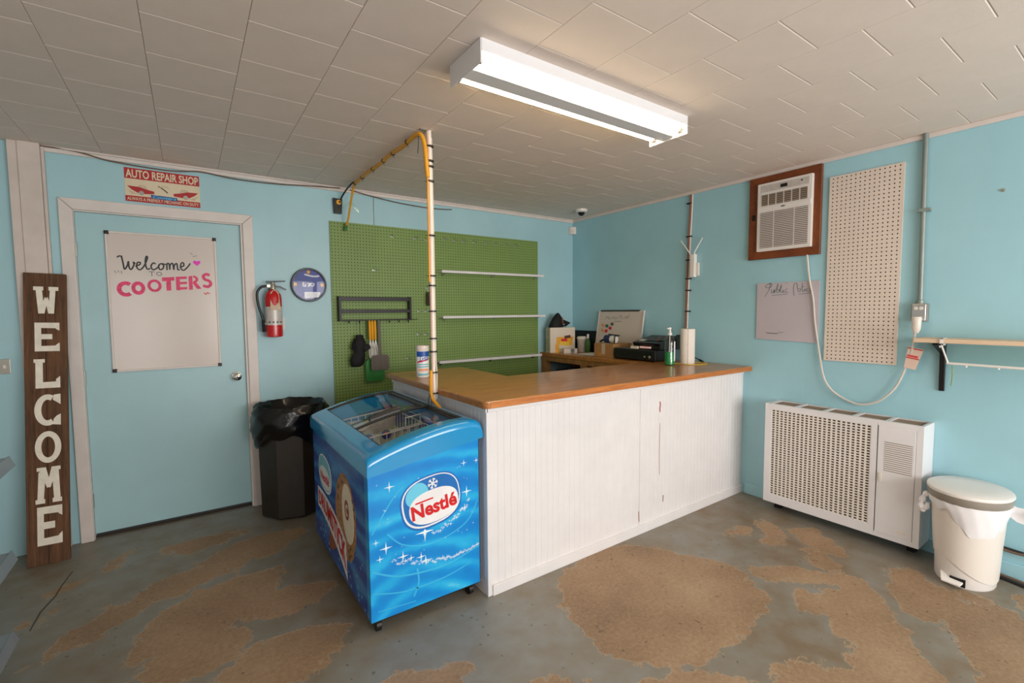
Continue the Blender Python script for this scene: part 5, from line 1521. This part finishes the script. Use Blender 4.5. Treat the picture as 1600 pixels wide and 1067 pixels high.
def oval(rx, ry, z, n=40, dx=0.0, dy=0.0):
    return [(min(wx + dx + rx * math.cos(2 * PI * i / n), -0.004), wy_ + dy + ry * math.sin(2 * PI * i / n), z) for i in range(n)]


def wavy(rx, ry, zf, n=40):
    return [(min(wx + rx * math.cos(2 * PI * i / n), -0.004), wy_ + ry * math.sin(2 * PI * i / n), zf(2 * PI * i / n)) for i in range(n)]


step = lambda a: 0.135 - 0.095 * max(0.0, math.sin(-a - 0.35)) ** 1.2    # lower edge of the shell dips to the right
obj('shell', B().ring([wavy(0.150, 0.128, step), oval(0.157, 0.134, 0.20), oval(0.172, 0.148, 0.43), oval(0.178, 0.152, 0.455), oval(0.170, 0.145, 0.455)], True), 'cream_plastic', PBN, smooth=True)
obj('base', B().ring([oval(0.138, 0.116, 0.0), oval(0.142, 0.120, 0.008), oval(0.146, 0.124, 0.15), oval(0.1, 0.09, 0.16)], True, True, True), 'white_plastic', PBN, smooth=True)
obj('pedal', B().prism([(wx - 0.175, wy_ + 0.058, 0.030), (wx - 0.170, wy_ - 0.015, 0.026), (wx - 0.120, wy_ - 0.03, 0.046), (wx - 0.115, wy_ + 0.075, 0.055)], (0, 0, -0.010)), 'white_plastic', PBN, bevel=0.003)
obj('pedal_slot', B().prism([(wx - 0.1455, wy_ + 0.03, 0.008), (wx - 0.1455, wy_ - 0.03, 0.008), (wx - 0.1475, wy_ - 0.03, 0.05), (wx - 0.1475, wy_ + 0.03, 0.05)], (0.01, 0, 0)), 'black_matte', PBN)
obj('lid_band', B().ring([oval(0.181, 0.158, 0.440), oval(0.187, 0.163, 0.446), oval(0.190, 0.166, 0.480), oval(0.184, 0.160, 0.484)], True, False, True), 'band_grey', PBN, smooth=True)
obj('lid', B().ring([oval(0.190, 0.166, 0.482), oval(0.193, 0.169, 0.488), oval(0.191, 0.167, 0.497), oval(0.180, 0.157, 0.503), oval(0.10, 0.09, 0.506), oval(0.01, 0.01, 0.507)], True, True, True), 'white_plastic', PBN, smooth=True)
# bag skirt, longest in front
n = 60; loops = []
for s in range(7):
    t = s / 6; L = []
    for i in range(n):
        a = 2 * PI * i / n
        drop = 0.045 + 0.135 * max(0, math.cos(a - math.radians(216))) ** 3 + 0.012 * math.sin(6 * a) + 0.008 * math.sin(13 * a)
        z = 0.452 - drop * t
        k = 1.04 + 0.03 * math.sin(PI * t) + 0.016 * math.sin(9 * a + 3 * t) * t + 0.012 * math.sin(17 * a - 5 * t)
        rx, ry = (0.174 - 0.022 * (0.45 - z) / 0.2) * k, (0.150 - 0.018 * (0.45 - z) / 0.2) * k
        L.append((min(wx + rx * math.cos(a), -0.003), wy_ + ry * math.sin(a), z))
    loops.append(L)
obj('bin_bag', B().ring(loops, True), 'bag_white', PBN, smooth=True, angle=80)
lp = [(wx - 0.06, wy_ + 0.150, 0.44), (wx - 0.072, wy_ + 0.166, 0.415), (wx - 0.085, wy_ + 0.172, 0.375), (wx - 0.085, wy_ + 0.168, 0.345), (wx - 0.078, wy_ + 0.156, 0.352), (wx - 0.072, wy_ + 0.148, 0.385)]
obj('bag_knot', B().tube(smooth_path(lp), 0.012, 8, rs=[0.008 + 0.008 * abs(math.sin(i * 0.55)) for i in range(31)]), 'bag_white', PBN, smooth=True)
ear = [[(wx + 0.03 + u, wy_ - 0.150 - 0.095 * t, 0.42 - 0.02 * t + 0.030 * v * (1 + 0.6 * t) + 0.010 * math.sin(5 * t + 3 * v)) for u, v in ((-0.012, -1), (0.0, -0.3), (-0.01, 0.4), (0.004, 1.0), (0.014, 0.3), (0.016, -0.5))] for t in (0, 0.25, 0.5, 0.75, 1.0)]
obj('bag_ear', B().ring(ear, True, True, True), 'bag_white', PBN, smooth=True, angle=80)

for i, (pts, m) in enumerate((([(-0.03, -3.40, 0.16), (-0.025, -3.50, 0.15), (-0.03, -3.62, 0.165), (-0.03, -3.9, 0.14)], 'brown_cable'), ([(-0.022, -3.38, 0.165), (-0.020, -3.52, 0.158), (-0.022, -3.7, 0.15), (-0.022, -3.9, 0.16)], 'black_cable'), ([(-0.05, -3.30, 0.008), (-0.06, -3.45, 0.008), (-0.10, -3.60, 0.008), (-0.14, -3.8, 0.008)], 'black_cable'), ([(-0.03, -3.36, 0.02), (-0.04, -3.50, 0.012), (-0.065, -3.62, 0.008), (-0.09, -3.8, 0.008)], 'brown_cable'))):
    tag(obj('floor_cable', B().tube(smooth_path(pts), 0.0075, 8), m, smooth=True), ['brown cable along the right wall behind the pedal bin, upper one', 'black cable along the right wall behind the pedal bin', 'black cable on the floor beside the pedal bin', 'brown cable on the floor against the wall behind the pedal bin'][i], 'cable', 'cables behind the pedal bin')

# ------------------------------------------------------------------ things on the back counter
CZ = 1.0125
# white carton in the corner, turned a little
CT_ = thing('white_carton', 'white carton with orange label in the corner of the back counter', 'box', (-0.475, -0.178, CZ), rotz=math.radians(-13.5))
obj('carton', BX(0, 0.295, 0, 0.105, 0, 0.265), 'box_white', CT_, local=True, bevel=0.002, seg=1)
PW = Plane((0, 0, 0), (1, 0, 0), (0, 0, 1))
lb1 = obj('label', PW.poly(B(), [(0.07, 0.09), (0.255, 0.075), (0.275, 0.165), (0.075, 0.165)], 0.001), 'label_orange', CT_, local=True)
obj('label_yellow', PW.poly(B(), [(0.12, 0.078), (0.235, 0.068), (0.225, 0.11), (0.11, 0.115)], 0.0016), 'label_yellow', lb1, local=True)
obj('label_red', PW.poly(B(), [(0.13, 0.12), (0.20, 0.118), (0.20, 0.145), (0.13, 0.147)], 0.0018), 'logo_red', lb1, local=True)
obj('label_picture', PW.poly(B(), [(0.17, 0.145), (0.245, 0.155), (0.235, 0.185), (0.165, 0.175)], 0.0022), 'choc_brown', lb1, local=True)
obj('label_strip', PW.poly(B(), [(0.06, 0.0), (0.105, 0.0), (0.105, 0.09), (0.06, 0.09)], 0.001), 'label_orange', CT_, local=True)
PSD = Plane((0, 0.105, 0), (0, -1, 0), (0, 0, 1))
for a in ((0.015, 0.09, 0.02, 0.15), (0.03, 0.05, 0.175, 0.235), (0.065, 0.085, 0.175, 0.235)):
    obj('side_print', PSD.rect(B(), *a, 0.001), 'box_side', CT_, local=True)
CP = thing('baseball_hat', 'crumpled black peaked hat on top of the white carton', 'hat', (-0.36, -0.14, 1.276))
cl = []
for z, rx, ry, dx in ((1.277, 0.085, 0.055, 0.0), (1.30, 0.092, 0.06, 0.004), (1.34, 0.080, 0.052, 0.008), (1.38, 0.056, 0.040, 0.014), (1.415, 0.030, 0.022, 0.020), (1.432, 0.008, 0.006, 0.022)):
    cl.append([(-0.355 + dx + rx * math.cos(a) * (1 + 0.08 * math.sin(3 * a + z * 40)), -0.135 + ry * math.sin(a), z) for a in [2 * PI * i / 20 for i in range(20)]])
obj('crown', B().ring(cl, True, True, True), 'black_matte', CP, smooth=True, angle=60)
obj('peak', B().prism([(-0.30, -0.19, 1.36), (-0.205, -0.20, 1.325), (-0.25, -0.17, 1.285), (-0.31, -0.17, 1.285)], (0, 0.03, 0.004)), 'black_matte', CP, bevel=0.004)
obj('badge', B().prism([(-0.325, -0.203, 1.385), (-0.321, -0.203, 1.33), (-0.312, -0.203, 1.31), (-0.316, -0.203, 1.35)], (0, 0.02, 0)), 'rust_cable', CP)
obj('toggle', B().box(-0.316, -0.300, -0.206, -0.196, 1.303, 1.315), 'pale_metal', CP)
obj('strap', B().tube(smooth_path([(-0.43, -0.16, 1.290), (-0.46, -0.165, 1.281), (-0.475, -0.160, 1.280)]), 0.005, 6), 'black_matte', CP)

TR = thing('black_tray', 'black tray standing on edge against the right wall in the corner', 'tray', (-0.03, -0.22, CZ))
obj('back', B().hexa([(-0.062, -0.402, CZ), (-0.050, -0.402, CZ), (-0.050, -0.062, CZ), (-0.062, -0.062, CZ)], [(-0.018, -0.402, 1.236), (-0.006, -0.402, 1.236), (-0.006, -0.062, 1.236), (-0.018, -0.062, 1.236)]), 'black_plastic', TR)
obj('rim', B().hexa([(-0.080, -0.402, CZ), (-0.063, -0.402, CZ), (-0.063, -0.390, CZ), (-0.080, -0.390, CZ)], [(-0.036, -0.402, 1.236), (-0.019, -0.402, 1.236), (-0.019, -0.390, 1.236), (-0.036, -0.390, 1.236)]), 'black_plastic', TR)
TB = thing('lidded_tub', 'small grey tub with a white lid in front of the black tray', 'tub', (-0.125, -0.285, CZ))
obj('tub', B().lathe([(0.040, 0), (0.047, 0.10), (0.050, 0.140)], (-0.125, -0.285, CZ), 24), 'silver_label', TB, smooth=True)
obj('lid', B().lathe([(0.053, 0.139), (0.053, 0.156), (0.046, 0.166), (0.0, 0.168)], (-0.125, -0.285, CZ), 24), 'paper', TB, smooth=True)
BT = thing('green_bottle', 'small green bottle with a white cap in front of the black tray', 'bottle', (-0.12, -0.372, CZ))
obj('flask', B().lathe([(0.022, 0), (0.026, 0.01), (0.028, 0.09), (0.022, 0.125), (0.011, 0.14), (0.011, 0.15)], (-0.12, -0.372, CZ), 18), 'green_plastic', BT, smooth=True)
obj('bottle_cap', B().lathe([(0.013, 0.148), (0.013, 0.19), (0.010, 0.194)], (-0.12, -0.372, CZ), 14), 'white_plastic', BT, smooth=True)
PS = thing('small_box', 'small white and grey packet in front of the white carton', 'box', (-0.32, -0.315, CZ), rotz=math.radians(-22))
obj('packet', BX(-0.075, 0.075, -0.02, 0.02, 0, 0.048), 'box_white', PS, local=True, bevel=0.002, seg=1)
obj('grey_end', Plane((0, -0.02, 0), (1, 0, 0), (0, 0, 1)).rect(B(), 0.0, 0.04, 0.004, 0.046, 0.001), 'marker_grey', PS, local=True)
for i, (x0_, x1_, y0_, y1_, z) in enumerate(((-0.34, -0.19, -0.66, -0.42, CZ), (-0.30, -0.15, -0.64, -0.45, CZ + 0.003))):
    tag(obj('loose_paper', B().hexa([(x0_, y0_, z), (x1_, y0_ + 0.01, z), (x1_, y1_, z), (x0_, y1_ - 0.02, z)], [(x0_, y0_, z + 0.002), (x1_, y0_ + 0.01, z + 0.002), (x1_, y1_, z + 0.002), (x0_, y1_ - 0.02, z + 0.002)]), 'paper'), ['lower white paper sheet lying on the back counter', 'upper white paper sheet lying on the back counter'][i], 'paper', 'papers on the back counter')

BD = thing('desk_whiteboard', 'small whiteboard with coloured magnets leaning on the right wall behind the carton', 'whiteboard', (-0.06, -0.73, CZ))


def lean_pt(u, z, h=0.0):     # u = distance along -y, z above counter
    return Vector((-0.085 + 0.070 * z / 0.435 - h, -0.436 - u, CZ + z))


bq = B(); bq.prism([lean_pt(0, 0), lean_pt(0.585, 0), lean_pt(0.585, 0.432), lean_pt(0, 0.432)], (0.012, 0, 0))
obj('panel', bq, 'white_board', BD)
for u0_, u1_, z0_, z1_, m in ((-0.004, 0.589, 0.425, 0.437, 'trim_white'), (0.025, 0.530, 0.428, 0.444, 'dark_metal'), (-0.004, 0.008, 0.0, 0.425, 'trim_white'), (0.577, 0.589, 0.0, 0.425, 'trim_white')):
    obj('frame_rail', B().prism([lean_pt(u0_, z0_, 0.004), lean_pt(u1_, z0_, 0.004), lean_pt(u1_, z1_, 0.004), lean_pt(u0_, z1_, 0.004)], (0.016, 0, 0)), m, BD)
for u, z, m in ((0.085, 0.289, 'magnet_orange'), (0.135, 0.282, 'magnet_teal'), (0.204, 0.303, 'magnet_grey'), (0.086, 0.240, 'magnet_orange'), (0.132, 0.231, 'magnet_red'), (0.183, 0.261, 'magnet_red')):
    p = lean_pt(u, z)
    obj('magnet', B().lathe([(0.017, 0.0), (0.017, 0.008), (0.012, 0.010)], p, 14, axis='x'), m, BD, smooth=True)
ls = [[(0.10, 0.36), (0.13, 0.385), (0.15, 0.355), (0.17, 0.375)], [(0.19, 0.36), (0.21, 0.38), (0.23, 0.36), (0.26, 0.375)], [(0.28, 0.365), (0.30, 0.395), (0.33, 0.36)], [(0.35, 0.37), (0.38, 0.385), (0.38, 0.36)], [(0.40, 0.37), (0.405, 0.405)], [(0.22, 0.33), (0.27, 0.335), (0.32, 0.332)]]
PLB = Plane(lean_pt(0, 0), (0, -1, 0), lean_pt(0, 1) - lean_pt(0, 0))
for st in ls: obj('ink_stroke', PLB.stroke(B(), st, 0.004, 0.001), 'marker_grey', BD)

CB = thing('cardboard_box', 'brown taped cardboard box on the back counter beside the cash drawer', 'box', (-0.23, -0.82, CZ))
obj('carton', BX(-0.355, -0.10, -0.945, -0.700, CZ, 1.140), 'cardboard', CB, bevel=0.003)
obj('tape', B().box(-0.3565, -0.3552, -0.845, -0.800, 1.04, 1.1405).box(-0.355, -0.10, -0.845, -0.800, 1.1402, 1.1412), 'tan_tag', CB)
obj('flap_label', BX(-0.3568, -0.3552, -0.800, -0.760, 1.015, 1.055), 'leaf_orange', CB)
TD = thing('tape_gun', 'blue and white tape dispenser on the cardboard box', 'tape dispenser', (-0.25, -0.85, 1.141))
obj('blue_roll', B().ring([[(-0.27 + 0.038 * math.cos(a), y, 1.180 + 0.038 * math.sin(a)) for a in [2 * PI * i / 20 for i in range(20)]] for y in (-0.845, -0.775)], True, True, True), 'blue_fabric', TD, smooth=True)
obj('white_core', B().ring([[(-0.27 + 0.034 * math.cos(a), y, 1.180 + 0.034 * math.sin(a)) for a in [2 * PI * i / 20 for i in range(20)]] for y in (-0.90, -0.846)], True, True, True), 'paper', TD, smooth=True)
obj('frame', B().tube([(-0.30, -0.91, 1.146), (-0.30, -0.915, 1.21), (-0.24, -0.915, 1.215), (-0.24, -0.78, 1.222)], 0.006, 8), 'black_plastic', TD, smooth=True)
obj('grip', B().tube(smooth_path([(-0.275, -0.78, 1.160), (-0.28, -0.745, 1.168), (-0.29, -0.715, 1.150)]), 0.010, 8), 'black_plastic', TD, smooth=True)

CD = thing('cash_drawer', 'black metal cash drawer with key lock on the back counter', 'cash drawer', (-0.21, -1.2, CZ))
obj('housing', BX(-0.362, -0.10, -1.425, -0.960, CZ + 0.004, 1.112), 'black_plastic', CD, bevel=0.012, seg=3)
obj('drawer_front', BX(-0.372, -0.3625, -1.412, -0.972, CZ + 0.010, 1.098), 'black_plastic', CD, bevel=0.004)
obj('pull_slot', BX(-0.3735, -0.3722, -1.24, -1.05, 1.045, 1.062), 'black_matte', CD)
for y, r in ((-1.325, 0.009), (-1.378, 0.013)):
    obj('lock', B().lathe([(r, 0), (r, 0.006), (r * 0.6, 0.008)], (-0.372, y, 1.052), 14, axis='x'), 'chrome', CD, smooth=True)
for x, y in ((-0.34, -1.39), (-0.34, -0.99), (-0.09, -1.39), (-0.09, -0.99)):
    obj('foot', BX(x - 0.01, x + 0.01, y - 0.01, y + 0.01, CZ, CZ + 0.005), 'black_matte', CD)
PR = thing('register_keypad', 'black cash register with a sloping keypad behind the pump bottle', 'cash register', (-0.2, -1.3, 1.112))
obj('body', B().prism([(-0.315, -1.15, 1.1135), (-0.315, -1.15, 1.145), (-0.330, -1.15, 1.170), (-0.06, -1.15, 1.225), (-0.05, -1.15, 1.1135)], (0, -0.29, 0)), 'black_plastic', PR, bevel=0.006)
kp = B()
kd = Vector((0.27, 0, 0.055)); kp0 = Vector((-0.33, 0, 0.1705))
PK = Plane((-0.330, -1.15, 1.1705), (0, -1, 0), kd)
kpo = obj('keypad', PK.rect(B(), 0.10, 0.27, 0.06, 0.23, 0.002), 'dark_metal', PR)
for i in range(5):
    for j in range(5):
        obj('key', PK.rect(B(), 0.11 + i * 0.031, 0.135 + i * 0.031, 0.07 + j * 0.031, 0.094 + j * 0.031, 0.008, 0.006), ['marker_grey', 'cone_brown', 'marker_grey', 'black_plastic', 'marker_green'][(i * 2 + j) % 5], kpo)
obj('price_sticker', PK.rect(B(), 0.03, 0.085, 0.05, 0.10, 0.003), 'paper', PR)
obj('red_strip', BX(-0.332, -0.3155, -1.345, -1.235, 1.122, 1.138), 'display_red', PR)
obj('rear_hood', B().prism([(-0.16, -1.441, 1.1135), (-0.16, -1.441, 1.20), (-0.10, -1.441, 1.24), (-0.05, -1.441, 1.20), (-0.05, -1.441, 1.1135)], (0, -0.05, 0)), 'black_plastic', PR, bevel=0.006)
tag(obj('sponge_pack', BX(-0.355, -0.335, -1.230, -1.150, 1.1135, 1.138), 'cream_ice', bevel=0.004), 'small cream pack in front of the cash register on the drawer', 'packet')

# pump bottle
sx_, sy_ = -0.425, -1.615
PBT = thing('pump_bottle', 'clear pump bottle half full of green soap on the worktop', 'bottle', (sx_, sy_, 1.013))
obj('soap', B().lathe([(0.034, 0.003), (0.039, 0.008), (0.037, 0.07), (0.033, 0.105)], (sx_, sy_, 1.013), 24), 'bottle_green_liquid', PBT, smooth=True)
obj('clear_bottle', B().lathe([(0.036, 0.0), (0.0415, 0.006), (0.040, 0.07), (0.040, 0.18), (0.034, 0.21), (0.018, 0.232), (0.014, 0.245)], (sx_, sy_, 1.013), 28, cap=False), 'clear_plastic', PBT, smooth=True)
obj('pump', B().lathe([(0.017, 0.240), (0.017, 0.256), (0.009, 0.262), (0.007, 0.285), (0.011, 0.287), (0.011, 0.298), (0.004, 0.302)], (sx_, sy_, 1.013), 18).box(sx_ - 0.036, sx_, sy_ - 0.005, sy_ + 0.005, 1.013 + 0.287, 1.013 + 0.297), 'white_plastic', PBT, smooth=True)
obj('dip_tube', B().tube([(sx_, sy_, 1.013 + 0.245), (sx_ - 0.004, sy_, 1.013 + 0.10)], 0.003, 8), 'white_plastic', PBT)
lbv = B(); a0, a1 = math.radians(-95), math.radians(-35)
lbv.ring([[(sx_ + 0.0417 * math.cos(a0 + (a1 - a0) * i / 8), sy_ + 0.0417 * math.sin(a0 + (a1 - a0) * i / 8), 1.013 + z) for i in range(9)] for z in (0.035, 0.19)], False)
obj('label', lbv, 'wipe_white', PBT, smooth=True)
# paper towel roll
tx_, ty_ = -0.235, -1.645
PTW = thing('paper_towel_roll', 'white paper towel roll standing on the worktop', 'paper towel', (tx_, ty_, 1.013))
obj('roll', B().lathe([(0.020, 0.0), (0.056, 0.0), (0.057, 0.004), (0.057, 0.281), (0.055, 0.285), (0.020, 0.285)], (tx_, ty_, 1.013), 32, cap=False), 'paper', PTW, smooth=True)
obj('core', B().lathe([(0.0205, 0.002), (0.0205, 0.283), (0.018, 0.283), (0.018, 0.002)], (tx_, ty_, 1.013), 20, cap=False), 'cardboard', PTW, smooth=True)
obj('loose_edge', B().tube([(tx_ - 0.046, ty_ - 0.036, 1.016), (tx_ - 0.046, ty_ - 0.036, 1.295)], 0.0015, 5), 'silver_label', PTW)
tag(obj('yellow_cable', B().tube(smooth_path([(-0.36, -1.56, 1.016), (-0.31, -1.60, 1.016), (-0.31, -1.70, 1.016), (-0.24, -1.76, 1.016), (-0.13, -1.76, 1.016), (-0.10, -1.68, 1.016), (-0.16, -1.60, 1.016)]), 0.003, 6), 'label_yellow', smooth=True), 'thin yellow cable lying round the paper towel roll', 'cable')
BL = thing('black_plug_lead', 'black lead with a plug lying beside the paper towel roll', 'cable', (-0.06, -1.6, 1.013))
obj('lead', B().tube(smooth_path([(-0.02, -1.50, 1.04), (-0.05, -1.58, 1.05), (-0.08, -1.66, 1.03)]), 0.004, 6), 'black_cable', BL, smooth=True)
obj('plug', B().tube([(-0.075, -1.65, 1.034), (-0.095, -1.695, 1.023)], 0.009, 8), 'black_plastic', BL, smooth=True)

# ------------------------------------------------------------------ metal shelving at the left edge
MSH = thing('metal_shelving', 'grey metal shelving unit whose shelf lips show at the left edge', 'shelving', (-4.43, -1.8, 0))
for zt, xt in ((0.872, -4.203), (0.475, -4.217), (0.133, -4.232)):
    s_o = obj('shelf', BX(-4.66, xt, -2.40, -1.215, zt - 0.03, zt - 0.004), 'shelf_metal', MSH)
    obj('lip', B().prism([(xt, -1.205, zt), (xt + 0.016, -1.205, zt - 0.043), (xt + 0.012, -1.205, zt - 0.046), (xt - 0.006, -1.205, zt - 0.002)], (0, -1.2, 0)), 'shelf_metal', s_o)
for x in (-4.64, -4.32):
    for y in (-1.26, -2.36):
        obj('upright', BX(x - 0.016, x + 0.016, y - 0.016, y + 0.016, 0.0, 0.90), 'shelf_metal', MSH)
